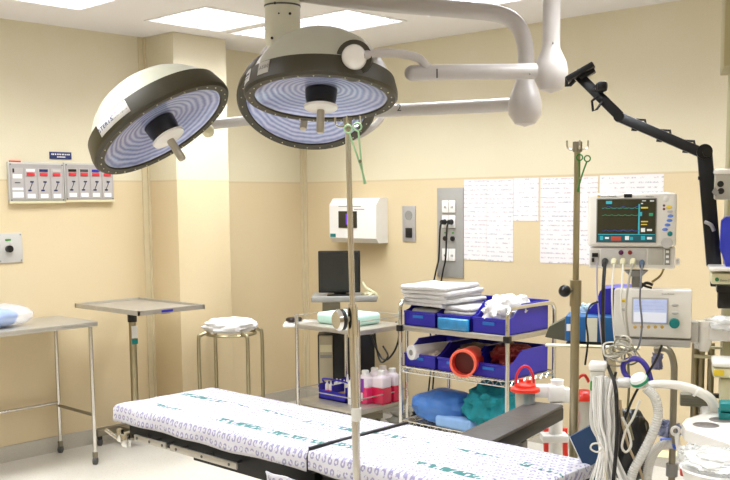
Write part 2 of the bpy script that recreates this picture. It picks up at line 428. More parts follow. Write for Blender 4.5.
# ---------------------------------------------------------------- wall fittings, left wall
MLW = lambda y, z: basis(Vector((0, y, z)), Vector((0, 1, 0)), Vector((0, 0, 1)), Vector((1, 0, 0)))   # local x right, y up, z out
def alarm_panel(y0, y1, z0, z1, n, first, label):
    t_ = thing('gas_alarm_panel', label, 'alarm panel', (0, (y0+y1)/2, z0), 'medical gas alarm panels')
    Mx = MLW(y0, z0); w_ = y1-y0; h = z1-z0
    MB().box((0, 0, 0), (w_, h, .022), Mx, bev=.004).build('casing', GREYP, t_)
    MB().box((.008, .012, .022), (w_-.008, h-.012, .026), Mx).build('faceplate', mat('alarm_face', '#aaa5a2', .4), t_)
    MB().box((0, -.006, .0), (w_, .008, .03), Mx).build('ledge', CREAM, t_)
    if first: MB().box((.016, h-.004, .004), (.085, h+.008, .02), Mx).build('top_label', RED2, t_)
    cols = n; cw = (w_-.02)/cols
    for k in range(cols):
        cx = .01+cw*(k+.5); p = 0
        g = MB().box((cx-cw*.44, .02, .026), (cx+cw*.44, h-.035, .028), Mx).build('module', mat('module_face', '#b6b1ae', .4), t_)
        if first and k == 0:
            MB().box((cx-.03, h-.10, .028), (cx+.03, h-.075, .030), Mx).build('note', WHITE, g)
            MB().box((cx-.035, .03, .028), (cx+.035, .065, .030), Mx).box((cx-.035, .075, .028), (cx+.035, .09, .030), Mx).build('note', WHITE, g)
            MB().box((cx-.03, h-.065, .028), (cx-.02, h-.04, .031), Mx).build('switch', BLACK, g)
            MB().box((cx-.018, h/2-.006, .028), (cx+.018, h/2, .0295), Mx).build('mark', DGREY, g)
            continue
        kk = k + (0 if first else 10)
        lm = {1: WHITE, 2: NAVY, 3: GREYP, 10: BLACK, 11: DGREY, 12: RBLUE, 13: GREYM}[kk]
        MB().box((cx-.028, h-.058, .028), (cx+.028, h-.042, .031), Mx).build('name_strip', lm, g)
        MB().box((cx-.026, h-.085, .028), (cx+.026, h-.064, .033), Mx, bev=.002).build('red_lamp', RED2, g)
        MB().box((cx-.004, h-.125, .028), (cx+.018, h-.116, .031), Mx).box((cx-.02, h-.178, .028), (cx+.002, h-.169, .031), Mx).build('mark', NAVY, g)
        sk = MB(); sk.tube([(cx+.010, h-.12, .0295), (cx+.004, h-.14, .0295), (cx-.004, h-.155, .0295), (cx-.01, h-.172, .0295)], .0022, n=5, M=Mx); sk.build('pointer', DGREY, g)
        MB().box((cx-.026, .026, .028), (cx+.026, .052, .030), Mx).build('note', WHITE, g)
    sc_ = MB()
    for q in ((.012, .014), (w_-.012, .014), (.012, h-.014), (w_-.012, h-.014)): sc_.cyl((q[0], q[1], .026), (q[0], q[1], .029), .004, n=8, M=Mx)
    sc_.build('screws', DGREY, t_)
alarm_panel(-2.478, -2.108, 1.606, 1.853, 4, True, 'grey gas alarm panel with red tab on top, left of the pair on the wall')
alarm_panel(-2.103, -1.745, 1.612, 1.857, 4, False, 'grey gas alarm panel with four red lamps, right of the pair, under the tilted lamp')
t_ = thing('wall_sign', 'small navy blue sign with white lettering above the gas alarm panels', 'sign', (0, -2.115, 1.88))
Mx = MLW(-2.19, 1.878)
MB().box((0, 0, 0), (.152, .045, .006), Mx, bev=.001).build('plate', NAVY, t_)
lt = MB()
random.seed(3)
x_ = .012
while x_ < .138: lt.box((x_, .026, .006), (x_+.007, .034, .0068), Mx); x_ += random.choice((.010, .010, .014))
for k in range(6): lt.box((.05+k*.010, .010, .006), (.057+k*.010, .017, .0068), Mx)
lt.build('lettering', WHITE, t_)
t_ = thing('wall_plate', 'grey metal wall plate with green mark and black socket at the left edge', 'socket plate', (0, -2.47, 1.24))
Mx = MLW(-2.56, 1.238)
MB().box((0, 0, 0), (.16, .182, .008), Mx, bev=.002).build('plate', GREYP, t_)
MB().cyl((.068, .085, .008), (.068, .085, .03), .022, n=20, M=Mx).build('socket', BLACK, t_)
MB().box((.048, .135, .008), (.085, .146, .010), Mx).build('green_mark', GREEN, t_)
b = MB()
for q in ((.148, .012), (.148, .17), (.012, .012), (.012, .17)): b.cyl((*q, .008), (*q, .011), .005, n=8, M=Mx)
b.build('screws', GREYM, t_)

# ---------------------------------------------------------------- back wall fittings
MBW = lambda x, z: basis(Vector((x, 0, z)), Vector((1, 0, 0)), Vector((0, 0, 1)), Vector((0, -1, 0)))   # x right, y up, z out (towards room)
t_ = thing('glove_dispenser', 'white wall cabinet with small violet display and green badge, beside the far corner', 'dispenser', (.66, 0, 1.28))
x0 = .425; x1 = .905; z0 = 1.285; z1 = 1.615; dp = .13
poly = [(0, 0), (0, z1-z0), (-dp+.04, z1-z0), (-dp, z1-z0-.05), (-dp, .035), (-dp+.03, 0)]
Mp = basis(Vector((x0, 0, z0)), Vector((0, 1, 0)), Vector((0, 0, 1)), Vector((1, 0, 0)))
MB().prism(poly, 0, x1-x0, Mp).build('casing', WHITE, t_)
Mx = basis(Vector((x0, -dp, z0)), Vector((1, 0, 0)), Vector((0, 0, 1)), Vector((0, -1, 0)))
MB().box((.10, .11, 0), (.29, .235, .006), Mx, bev=.002).build('display_frame', mat('olive_black', '#2c2a20', .3), t_)
MB().box((.18, .135, .006), (.25, .215, .008), Mx).build('display', VIOLET, t_)
MB().box((.01, .04, 0), (.065, .065, .004), Mx).build('green_badge', TEALP, t_)
MB().box((.10, .268, .0), (.33, .273, .002), Mx).build('vent_slot', GREYM, t_)
b = MB()
for k in range(9): b.box((.26+k*.012, .245, 0), (.268+k*.012, .252, .001), Mx)
b.build('lettering', PURPLE, t_)
t_ = thing('wall_intercom', 'slim silver intercom plate with round speaker and black button', 'intercom', (1.113, 0, 1.3))
Mx = MBW(1.052, 1.298)
MB().box((0, 0, 0), (.123, .258, .008), Mx, bev=.002).build('plate', mat('silver_plate', '#bdbbbd', .35, .5), t_)
MB().cyl((.061, .19, .008), (.061, .19, .011), .034, n=28, M=Mx).build('speaker_grille', GREYM, t_)
MB().box((.035, .03, .008), (.092, .1, .016), Mx, bev=.002).build('call_button', BLACK, t_)
t_ = thing('power_panel', 'tall grey wall panel with white sockets and two black plugs', 'socket panel', (1.49, 0, 1.06))
Mx = MBW(1.377, 1.059)
MB().box((0, 0, 0), (.228, .62, .010), Mx, bev=.002).build('backplate', mat('panel_grey', '#a9a7a4', .4, .3), t_)
for px_, pz_, hh in ((.055, .45, .085), (.115, .45, .085), (.055, .345, .085), (.115, .345, .085), (.055, .115, .085), (.115, .115, .085)):
    s_ = MB().box((px_-.005, pz_, .010), (px_+.05, pz_+hh, .020), Mx, bev=.003).build('socket', WHITE, t_)
    if pz_ != .345: MB().box((px_+.015, pz_+.03, .02), (px_+.022, pz_+.045, .0215), Mx).box((px_+.028, pz_+.03, .02), (px_+.035, pz_+.045, .0215), Mx).build('slots', GREYM, s_)
for k in (.075, .14): MB().cyl((k, .27, .01), (k, .27, .02), .017, n=18, M=Mx).build('gas_outlet', BLACK, t_)
for k in (.075, .14): MB().box((k-.008, .305, .010), (k+.008, .315, .012), Mx).build('green_mark', GREEN, t_)
for i, (k, en) in enumerate(((.075, (1.36, 1.05, .80)), (.135, (1.44, 1.04, .82)))):
    t_ = thing('power_cord', ['black power cord, left of the two plugged into the grey wall panel', 'black power cord, right of the two plugged into the grey wall panel'][i], 'cord', (1.45, -.05, .8), 'power cords in the wall panel')
    c0 = Mx @ Vector((k, .385, .04)); q = Mx @ Vector((k, .385, .02))
    MB().cyl(q, q+Vector((0, -.035, 0)), .02, .015, n=14).build('plug', BLACK, t_)
    c = MB(); c.tube([q+Vector((0, -.03, 0)), q+Vector((-.005, -.045, -.05)), q+Vector((-.02, -.04, -.25)), (en[0]-.02*i+.02, -.03, en[1]+.04), (en[0]-.04, -.04, en[2]), (1.36+.03*i, -.05, .5), (1.3+.05*i, -.06, .02)], .006, n=6); c.build('cable', BLACK, t_)
PAP = [(1.607, 1.80, 1.187, 1.733, 'first'), (1.802, 2.012, 1.185, 1.731, 'second'), (2.014, 2.207, 1.457, 1.733, ''), (2.222, 2.468, 1.189, 1.733, ''), (2.472, 2.632, 1.189, 1.733, ''), (2.645, 2.845, 1.45, 1.737, ''), (2.847, 3.06, 1.45, 1.737, '')]
PL = ['tall printed notice sheet beside the grey socket panel', 'tall printed notice sheet, second from the grey socket panel', 'short printed notice sheet between the taller notices on the back wall',
      'tall printed notice sheet with bold heading, left of the right drip pole', 'narrow tall notice sheet just right of the right drip pole', 'notice sheet partly hidden behind the left of the patient monitor', 'rightmost notice sheet, partly behind the patient monitor']
for i, (a, b_, c_, d_, _) in enumerate(PAP):
    q = MB().box((a, -.003, c_), (b_, -.0005, d_))
    o = one(q, 'notice_sheet', paper_mat('printed_paper', i*3.7, .46+.03*(i % 3)), PL[i], 'notice', 'notices taped to the back wall')

# ---------------------------------------------------------------- left steel table
def caster(mb_f, mb_w, x, y, z=.0, r=.022, a=0.6):
    mb_f.box((x-.012, y-.012, z+2*r-.005), (x+.012, y+.012, z+2*r+.03)); mb_f.cyl((x, y, z+2*r), (x, y, z+2*r+.05), .009, n=8)
    d = Vector((math.cos(a), math.sin(a), 0)); mb_w.cyl(Vector((x, y, z+r))-d*.010, Vector((x, y, z+r))+d*.010, r, n=16)
t_ = thing('instrument_table', 'long stainless steel table against the left wall, cut by the photo edge', 'table', (.26, -3.1, 0))
X0, X1, Y0, Y1, ZT = .03, .50, -4.0, -2.19, .885
MB().box((X0, Y0, ZT-.03), (X1, Y1, ZT), bev=.006).build('table_top', STEEL, t_)
for x_ in (X0+.03, X1-.025):
    for y_ in (Y0+.04, Y1-.04):
        g = MB().cyl((x_, y_, .08), (x_, y_, ZT-.02), .0125, n=14).build('leg', POLE, t_)
        c1 = MB(); c2 = MB(); caster(c1, c2, x_, y_, 0, .024); 
        for v_ in c1.v: pass
        c1.build('caster_fork', STEELD, g); c2.build('caster_wheel', DGREY, g)
MB().cyl((X0+.03, Y0+.04, .33), (X0+.03, Y1-.04, .33), .010).build('rail', POLE, t_)
MB().cyl((X0+.03, Y1-.04, .31), (X1-.025, Y1-.04, .31), .010).build('rail', STEELD, t_)
t_ = thing('blue_bag', 'blue package in clear plastic film lying on the left steel table', 'package', (.27, -2.62, ZT))
MB().blob((.26, -2.78, ZT+.056), (.27, .36, .11), 4, .05, 1.6, e=.8).build('blue_bundle', BAGBLUE, t_)
MB().blob((.26, -2.74, ZT+.062), (.31, .46, .14), 5, .05, 1.8, e=.85).build('plastic_film', mat('thin_clear_film', '#eef2fa', .15, var=0, alpha=.32), t_)

# ---------------------------------------------------------------- adjustable tray table
t_ = thing('tray_table', 'stainless steel tray table on a single column by the left wall', 'tray table', (.25, -1.9, 0))
a, b, c_, d_ = Vector((.10, -2.08, 0)), Vector((1.0, -2.08, 0)), Vector((1.0, -1.62, 0)), Vector((.10, -1.62, 0))
ZT2 = .945
tr = MB().box((.16, -2.13, ZT2), (.85, -1.67, ZT2+.008))
for lo, hi in (((.15, -2.14), (.16, -1.66)), ((.85, -2.14), (.86, -1.66)), ((.15, -2.14), (.86, -2.13)), ((.15, -1.67), (.86, -1.66))): tr.box((*lo, ZT2-.006), (*hi, ZT2+.022))
tr.build('tray', STEEL, t_)
base = PZ(131, 424, .05); col = Vector((.27, -1.80, 0)); 
MB().cyl((col.x, col.y, .07), (col.x, col.y, ZT2-.05), .024, n=20).build('column', BRASSY, t_)
MB().cyl((col.x, col.y, ZT2-.12), (col.x, col.y, ZT2-.006), .03, n=20).build('collar', BLACK, t_)
MB().box((.22, -1.90, ZT2-.025), (.75, -1.84, ZT2-.005)).build('support_arm', STEELD, t_)
MB().box((col.x+.024, col.y-.024, .72), (col.x+.028, col.y+.02, .80)).build('white_label', WHITE, t_)
MB().box((col.x+.024, col.y-.024, .68), (col.x+.028, col.y+.02, .715)).build('green_label', TEALP, t_)
MB().box((.863, -1.98, ZT2+.0), (.860, -1.90, ZT2+.014)).build('maker_label', RBLUE, t_)
MB().box((.07, -1.99, .07), (.12, -1.55, .115)).box((.12, -1.70, .07), (.62, -1.66, .10)).box((.12, -1.82, .07), (.31, -1.76, .11)).build('base_frame', STEELD, t_)
for x_, y_ in ((.095, -1.965), (.59, -1.68), (.095, -1.57)):
    c1 = MB(); c2 = MB(); caster(c1, c2, x_, y_, 0, .024); g = c1.build('caster', BLACK, t_); c2.build('caster_wheel', DGREY, g)

# ---------------------------------------------------------------- basin stand with wrapped cloth
sx, sy_, sz = .63, -1.275, .785
t_ = thing('basin_stand', 'four legged tubular steel basin stand in front of the wall pillar', 'stand', (sx, sy_, 0))
b = MB(); b.tube([(sx+.165*math.cos(k*PI/12), sy_+.165*math.sin(k*PI/12), sz-.06) for k in range(24)], .009, closed=True, res=2); b.build('ring', BRASSY, t_)
for k in range(4):
    an = math.radians(78+90*k); dx, dy = math.cos(an), math.sin(an); r0 = .155; r1 = .235
    l = MB(); l.tube([(sx+dx*r0, sy_+dy*r0, sz-.06), (sx+dx*(r0+.02), sy_+dy*(r0+.02), sz-.045), (sx+dx*(r1-.02), sy_+dy*(r1-.02), sz-.055), (sx+dx*r1, sy_+dy*r1, sz-.09), (sx+dx*r1, sy_+dy*r1, .4), (sx+dx*r1, sy_+dy*r1, .06)], .0125, n=12)
    g = l.build('leg', BRASSY, t_)
    c1 = MB(); c2 = MB(); caster(c1, c2, sx+dx*r1, sy_+dy*r1, 0, .022); c1.build('caster_fork', STEELD, g); c2.build('caster_wheel', DGREY, g)
one(MB().blob((sx, sy_, sz-.008), (.33, .33, .10), 9, .07, 2.8, e=.8), 'wrapped_basin', CLOTHW, 'white patterned cloth bundled over the top of the basin stand', 'cloth bundle')

# ---------------------------------------------------------------- operating table
YB, YF, ZM = -2.625, -3.10, .745
XE = 4.11
t_ = thing('operating_table', 'operating table running across the foreground under a printed white sheet', 'operating table', (3.2, -2.86, 0))
MB().box((2.16, YF+.01, .665), (3.315, YB-.01, ZM-.004), bev=.02).build('mattress', PADS, t_)
MB().box((3.335, YF+.01, .665), (XE-.01, YB-.01, ZM+.004), bev=.02).build('mattress', PADS, t_)
MB().box((2.17, YF+.03, .625), (3.30, YB-.03, .665)).box((3.34, YF+.03, .625), (XE-.03, YB-.03, .665)).box((2.15, YF+.05, .60), (2.6, YB-.06, .625)).box((2.6, YF+.04, .585), (XE-.05, YB-.05, .625)).build('frame', PADS, t_)
for a, b in ((2.28, 2.50), (2.53, 2.94), (3.36, 3.7), (3.74, 4.08)):
    r_ = MB().box((a, YF-.022, .622), (b, YF-.012, .647), bev=.002); g = r_.build('side_rail', STEEL, t_)
    for k in (.1, .5, .9): MB().cyl((a+(b-a)*k, YF-.024, .635), (a+(b-a)*k, YF+.035, .635), .006, n=10).build('rail_stud', DGREY, g)
for a, b in ((2.3, 3.2), (3.4, 4.05)): MB().box((a, YB+.012, .622), (b, YB+.022, .647), bev=.002).build('side_rail', STEEL, t_)
MB().box((2.16, YF-.03, .60), (2.19, YF-.01, .655), bev=.005).box((2.20, YF-.035, .585), (2.24, YF-.01, .64), bev=.006).cyl((2.06, YF-.015, .63), (2.2, YF-.02, .60), .008).build('clamp', CHROME, t_)
MB().box((3.1, -2.95, .16), (3.5, -2.77, .59), bev=.03).build('pedestal', STEEL, t_)
MB().box((2.9, -2.98, .03), (3.6, -2.74, .16), bev=.03).build('base', WHITEW, t_)
MB().box((2.13, YF+.0, .60), (2.16, YB, .625)).build('end_bar', STEELD, t_)

def sheet(name, x0, x1, z, drop_f, drop_b, drop_l, drop_r, label, seed):
    st = .0125; hemf = lambda x: drop_f*(1+.18*noise.noise(Vector((x*3, seed, 0)))); vs = []; fs = []
    r = .016; arc = r*PI/2
    def fold(e):      # distance past the edge -> (outward, down)
        if e <= 0: return 0, 0
        if e < arc: a = e/r; return r*math.sin(a), r*(1-math.cos(a))
        return r, r+(e-arc)
    yb = YB+.004; yf = YF-.004
    us = []; n1 = int((x1-x0+drop_l+drop_r)/st); n2 = int((yb-yf+drop_f+drop_b)/st)
    for i in range(n1+1):
        u = x0-drop_l+(x1-x0+drop_l+drop_r)*i/n1
        for j in range(n2+1):
            tt = j/n2; x = min(max(u, x0), x1); df = hemf(x)
            v_ = yf-df+(yb-yf+df+drop_b)*tt; y = min(max(v_, yf), yb)
            ol, dl = fold(x0-u); orr, dr = fold(u-x1); of, df2 = fold(yf-v_); ob, db = fold(v_-yb)
            dz = max(dl, dr, df2, db)
            nz = noise.noise(Vector((u*7, v_*7, seed)))*.004+noise.noise(Vector((u*21, v_*17, seed+5)))*.0016
            wv = .005*math.sin(u*23+seed)*(dz/.08) if (df2 > 0) else 0
            vs.append(Vector((x-ol+orr, y-of+ob+wv-(.006*dz/.08 if df2 else 0), z+nz*(1 if dz == 0 else .4)+.003-dz)))
    for i in range(n1):
        for j in range(n2): a = i*(n2+1)+j; fs.append((a, a+1, a+n2+2, a+n2+1))
    o = one(MB().add(vs, fs), name, SHEET, label, 'sheet', 'printed sheets on the operating table')
    so = o.modifiers.new('thickness', 'SOLIDIFY'); so.thickness = .002; so.offset = 1
    return o
sheet('bed_sheet', 2.15, 3.315, ZM+.004, .075, .06, .05, .0, 'white sheet with purple print over the foot section of the operating table', 1)
sheet('bed_sheet', 3.335, XE, ZM+.014, .075, .06, .012, .05, 'white sheet with purple print over the near section of the operating table', 7)
one(MB().box((3.314, YF-.012, ZM-.03), (3.330, YB+.02, ZM+.026), bev=.003), 'black_gap_strip', BLACK, 'thin black strip standing in for the dark gap between the two printed sheets', 'gap strip')  # shaded gap between the table sections, built as a black strip
tw = MB(); n = 24
vs = []; fs = []
for i in range(n+1):
    x = 3.12+.19*i/n
    for j in range(15):
        z = .655-.24*j/14; vs.append((x+.006*math.sin(j*.4), YF-.032-.004*math.sin(x*60)-(.004 if j == 0 else .0)-.008*(j/14), z))
for i in range(n):
    for j in range(14): a = i*15+j; fs.append((a, a+1, a+16, a+15))
o = one(tw.add(vs, fs), 'hanging_towel', SHEET, 'white printed towel hanging down the front of the operating table', 'towel')
m_ = o.modifiers.new('thickness', 'SOLIDIFY'); m_.thickness = .004

# arm board
t_ = thing('arm_board', 'black and grey padded arm board sticking out behind the operating table', 'arm board', (3.55, -2.25, .66))
pts = [PZ(445, 435, .75), PZ(492, 447, .75), PZ(566, 407, .75), PZ(528, 399, .75)]
ctr = sum(pts, Vector())/4
dl = ((pts[2]+pts[3])-(pts[0]+pts[1])).normalized(); dl.z = 0; dl.normalize(); dw = Vector((dl.y, -dl.x, 0))
hl = ((pts[2]+pts[3])/2-(pts[0]+pts[1])/2).length/2; hw = .075
Ma = basis(Vector((ctr.x, ctr.y, 0)), dl, -dw, Vector((0, 0, 1)))
MB().box((-hl, -hw, .735), (hl, hw, .752), Ma, bev=.008).build('pad_top', PAD, t_)
MB().box((-hl-.002, -hw-.002, .685), (hl+.002, hw+.002, .741), Ma, bev=.010).build('pad_side', PADS, t_)
MB().box((-hl-.03, -.03, .675), (hl-.1, .03, .69), Ma).build('mount_bar', STEELD, t_)
MB().box((-.02, -.06, .62), (.03, -.02, .675), Ma, bev=.005).build('bracket', GREYM, t_)

# ---------------------------------------------------------------- drip poles
def drip_pole(px_t, py_t, px_b, d, r_low, r_up, yj, mt, label, hooks, clampy, knob):
    top = G(px_t, py_t, d)
    if knob == 'steel': q_ = G(px_b, 478, d); top.x, top.y = q_.x, q_.y
    x, y = top.x, top.y
    t_ = thing('drip_pole', label, 'drip pole', (x, y, 0), 'drip poles')
    zj = G(px_t, yj, d).z
    MB().cyl((x, y, .12), (x, y, zj), r_low, n=24).build('lower_tube', mt, t_)
    MB().cyl((x, y, zj), (x, y, top.z), r_up, n=20).build('upper_tube', mt, t_)
    MB().cyl((x, y, top.z-.03), (x, y, top.z+.004), r_up*1.5, n=16).build('top_cap', STEELD, t_)
    for k in range(hooks):
        an = YAW+ (0, PI, PI/2, -PI/2)[k]; dd = Vector((math.cos(-an), math.sin(-an), 0)) if False else (RH if k == 0 else -RH if k == 1 else FH if k == 2 else -FH)
        h = MB(); o = Vector((x, y, top.z-.01)); h.tube([o, o+dd*.02+Vector((0, 0, -.012)), o+dd*.034+Vector((0, 0, -.005)), o+dd*.036+Vector((0, 0, .018))], .003, n=6); h.build('hook', CHROME, t_)
    zc = G(px_t, clampy, d).z
    g = MB().cyl((x, y, zc-.045), (x, y, zc+.045), r_low*1.28, n=24).build('clamp', CHROME if mt is POLE else BRASSY, t_)
    kd = -RH*.85-FH*.5
    kd.normalize(); c0 = Vector((x, y, zc+.01))
    if knob == 'steel':
        MB().cyl(c0, c0+kd*.05, .008).build('knob_shaft', STEELD, g); MB().cyl(c0+kd*.035, c0+kd*.048, .032, n=24).build('knob_back', BLACK, g); MB().cyl(c0+kd*.048, c0+kd*.058, .033, .026, n=24).build('knob', CHROME, g)
    else:
        MB().cyl(c0, c0+kd*.04, .006).build('knob_shaft', STEELD, g); MB().sphere(c0+kd*.05, .021).build('knob', BLACK, g)
    for k in range(5):
        a = k*2*PI/5+.3; e = Vector((x+.26*math.cos(a), y+.26*math.sin(a), .065))
        f = MB(); f.tube([(x, y, .12), Vector((x, y, .11)).lerp(e, .5), e], .012, n=8); l = f.build('foot', STEELD, t_)
        MB().cyl(e-Vector((.0, .010, .035)), e+Vector((0, .010, -.035)), .028, n=14).build('wheel', DGREY, l)
    if knob == 'steel':
        pv_ = Matrix.Translation((x, y, .77)); t_.matrix_world = pv_ @ Matrix.Rotation(TILT, 4, FH) @ pv_.inverted() @ t_.matrix_world
    return x, y, top.z
TILT = -.0158
p1 = drip_pole(350, 119, 357, 2.85, .0125, .0085, 304, POLE, 'bright steel drip pole standing in front of the operating table, with round steel clamp knob', 4, 322, 'steel')
p2 = drip_pole(577.5, 143, 572, 3.3, .0155, .0108, 290, BRASSY, 'dull brassy drip pole beside the patient monitor, with black ball knob', 4, 293, 'ball')
bx, by, bz = p1
t_ = thing('tape_band', 'clear tape wrapped round the lower part of the front drip pole', 'tape', (bx, by, .8))
zc = G(350, 414, 2.85).z
MB().lathe([(.0128, zc-.02), (.0155, zc-.02), (.0155, zc+.02), (.0128, zc+.02)], Matrix.Translation((bx, by, 0)), n=20).build('tape', MILK, t_)

def forceps(a, b, w1, mt, label, ringr=.012, group=None):
    "ring-handled forceps from the finger rings at a to the tips at b"
    t_ = thing('forceps', label, 'forceps', b)
    ax = (b-a); ln = ax.length; ax.normalize(); sd = RH-ax*RH.dot(ax); sd.normalize()
    for s in (-1, 1):
        h = MB(); h.tube([a+ax*ringr*2+sd*s*w1, a+ax*ln*.4+sd*s*w1*.55, a+ax*ln*.68+sd*s*.002, b+sd*-s*.0022], .0028, n=6)
        g = h.build('blade', mt, t_)
        c = a+sd*s*w1+ax*ringr; r = MB(); r.tube([c+sd*ringr*math.cos(q*PI/5)+ax*ringr*math.sin(q*PI/5) for q in range(10)], .0024, n=6, closed=True, res=3); r.build('finger_ring', mt, g)
    MB().cyl(a+ax*ln*.62-FH*.005, a+ax*ln*.62+FH*.005, .005, n=10).build('pivot', STEELD, t_)
forceps(G(352, 124, 2.80), G(365, 184, 2.80), .014, FGREEN, 'pale green ring-handled forceps hanging from the front drip pole', .011)
forceps(G(584, 155, 3.25), G(578, 192, 3.25), .013, DGREEN, 'green ring-handled forceps hanging from the right drip pole', .010)

# ---------------------------------------------------------------- surgical lights
def lamp_head(cx, cy, d, maj_deg, theta, R, label, dh=1.0):
    toC = (CAM-G(cx, cy, d)).normalized()
    fwd = -toC; right = fwd.cross(Vector((0, 0, 1))).normalized(); up = right.cross(fwd)
    a = math.radians(maj_deg); maj = right*math.cos(a)+up*math.sin(a); mn = right*math.sin(a)-up*math.cos(a)
    th = math.radians(theta); nrm = toC*math.cos(th)+mn*math.sin(th)          # the way the light shines
    z = -nrm; x = maj; y = z.cross(x)
    M = basis(G(cx, cy, d), x, y, z)
    t_ = thing('surgical_light', label, 'surgical light', None, 'ceiling surgical lights', M=M)
    MB().lathe([(r_*R if r_ else .001, .085+(z_-.085)*dh) for r_, z_ in ((.955, .085), (.91, .095), (.84, .13), (.74, .168), (.60, .205), (.42, .233), (.22, .247), (0, .25))], M, n=64).build('dome', DOME, t_)
    MB().lathe([(.86*R, .010), (.87*R, -.002), (.97*R, -.004), (R, .008), (R*1.0, .03), (.955*R, .088), (.93*R, .088)], M, n=64).build('rim', OLIVE, t_)
    MB().lathe([(.86*R, .006), (.8*R, .016), (.6*R, .032), (.4*R, .042), (.2*R, .046), (.001, .046)], M, n=64).build('reflector', REFL, t_)
    s0 = MB().sphere((0, 0, 0), .0034, M, n=5).build('rim_screw', CREAM, t_)
    for k in range(30):
        q = 2*PI*k/30; o = s0 if k == 0 else s0.copy()
        if k: sc.collection.objects.link(o)
        o.location = (.925*R*math.cos(q), .925*R*math.sin(q), -.004)
    MB().lathe([(.001, .04), (.072, .04), (.070, .0), (.064, -.022), (.001, -.022)], M, n=32).build('centre_drum', BLACK, t_)
    hb = MB().lathe([(.050, -.022), (.078, -.034), (.074, -.044), (.03, -.052), (.001, -.053)], M, n=32).build('handle_plate', WHITEW, t_)
    MB().lathe([(.016, -.05), (.018, -.06), (.018, -.15), (.015, -.157), (.001, -.159)], M, n=20).build('handle', mat('handle_beige', '#b5ad98', .35, .2), hb)
    return t_, M
def rim_label(t_, M, R, ph, halfw, kind):
    b = MB(); n = 10; vs = []; fs = []
    for i in range(n+1):
        a = ph-halfw+2*halfw*i/n
        for (r, z) in ((1.004*R-.012*R*0, .026), (.968*R+.0035, .082)): vs.append((r*math.cos(a), r*math.sin(a), z))
    for i in range(n): fs.append((2*i, 2*i+2, 2*i+3, 2*i+1))
    vs2 = [Vector(v_)*1.0 for v_ in vs]; b.add(vs, fs, M)
    for i in range(n+1):
        pass
    g = b.build('name_plate', WHITE if kind != 2 else mat('grey_name_plate', '#c9c4bb', .4), t_)
    g.modifiers.new('thickness', 'SOLIDIFY').thickness = .002
    def lettering(s, size, a0, zf, mt):
        w_ = size*.62
        for i, ch in enumerate(s):
            if ch == ' ': continue
            a = a0+(i-(len(s)-1)/2)*w_/R
            r = R*(1.004-(zf)*.036)+.0045; z = .026+zf*.056
            ex = Vector((-math.sin(a), math.cos(a), 0)); ey = Vector((-.036*R*math.cos(a), -.036*R*math.sin(a), .056)).normalized()
            ez = ex.cross(ey)
            text(ch, size, M @ basis(Vector((r*math.cos(a), r*math.sin(a), z)), ex, ey, ez), 'lettering', mt, g)
    if kind == 1:
        lettering('STERIS', .027, ph-halfw*.45, .45, NAVY); lettering('Harmony LA500', .0105, ph+halfw*.5, .68, PURPLE); lettering('surgical lighting', .0075, ph+halfw*.5, .32, GREYM)
    elif kind == 2: lettering('LA500', .024, ph, .5, GREYM)
    else: lettering('Harmony', .018, ph, .62, NAVY); lettering('surgical light', .009, ph, .28, GREYM)
l1, M1 = lamp_head(164, 130.5, 4.3, 31.5, 70.5, .338, 'surgical ceiling lamp tilted to the left, hanging apart above the tray table', dh=1.0)
l2, M2 = lamp_head(321, 99, 4.4, -2, 72, .346, 'surgical ceiling lamp with round white side pivot, in front of the other at centre', dh=1.35)
l3, M3 = lamp_head(306, 106, 5.12, -8, 49, .366, 'surgical ceiling lamp behind and below the centre lamp, tilted towards the viewer')
def pix(p):
    d = p-CAM; z = d.dot(Fw); return Vector((365+FPX*d.dot(Rw)/z, 240+SY-FPX*d.dot(Uw)/z))
def ang_of(M, R, px, py):
    "direction on the rim whose outer wall faces the viewer nearest that point of the photo"
    best = None
    for k in range(720):
        a = k*PI/360; p = M @ Vector((R*.985*math.cos(a), R*.985*math.sin(a), .055)); nr = (M.to_3x3() @ Vector((math.cos(a), math.sin(a), 0)))
        if nr.dot(CAM-p) < 0: continue
        e = (pix(p)-Vector((px, py))).length
        if best is None or e < best[0]: best = (e, a)
    return best[1]
rim_label(l1, M1, .338, ang_of(M1, .338, 117, 124), .27, 1)
rim_label(l2, M2, .346, ang_of(M2, .346, 250, 79), .115, 3)
rim_label(l2, M2, .346, ang_of(M2, .346, 265, 71), .10, 2)

# lamp 2 pivot
MX2 = M2
def onlamp(M, r, a, z): return M @ Vector((r*math.cos(a), r*math.sin(a), z))
pv = G(354, 57, 4.1)
g = MB().cyl(pv+FH*.16, pv+FH*.02, .085, .075, n=32).build('pivot_well', OLIVE, l2)
MB().cyl(pv+FH*.02, pv-FH*.012, .054, .050, n=32).sphere(pv-FH*.0, .052, sq=(1, 1, 1)).build('pivot_cap', WHITEW, l2)
PIPE = mat('arm_enamel', '#bab4af', .3, var=.03, coat=.2)
# arms
def arm(name, label, paths, loc):
    t_ = thing(name, label, 'lamp arm', loc, 'surgical lamp arms'); return t_
b1 = G(551, 71, 4.5); b2 = G(525, 104, 4.75); A1 = G(428, 73, 4.45)
t_ = arm('lamp_arm', 'upper horizontal white lamp arm marked 1, joined to the right drop tube', None, b1)
Aend = G(412, 73, 4.45)
MB().cyl(Aend, b1, .035, n=24).sphere(Aend, .035).build('horizontal_tube', PIPE, t_)
MB().tube([A1+Vector((0, 0, .03)), G(426, 66, 4.44), G(418, 58, 4.42), G(400, 54, 4.36), G(378, 53, 4.2), pv+RH*.03-FH*.02], .019, n=12).build('curved_tube', PIPE, t_)
MB().lathe([(.001, -.10), (.05, -.085), (.075, -.04), (.078, 0), (.07, .04), (.042, .10), (.04, .13)], Matrix.Translation(b1), n=28).build('ball_joint', PIPE, t_)
tx = Vector((b1.x, b1.y, 0))
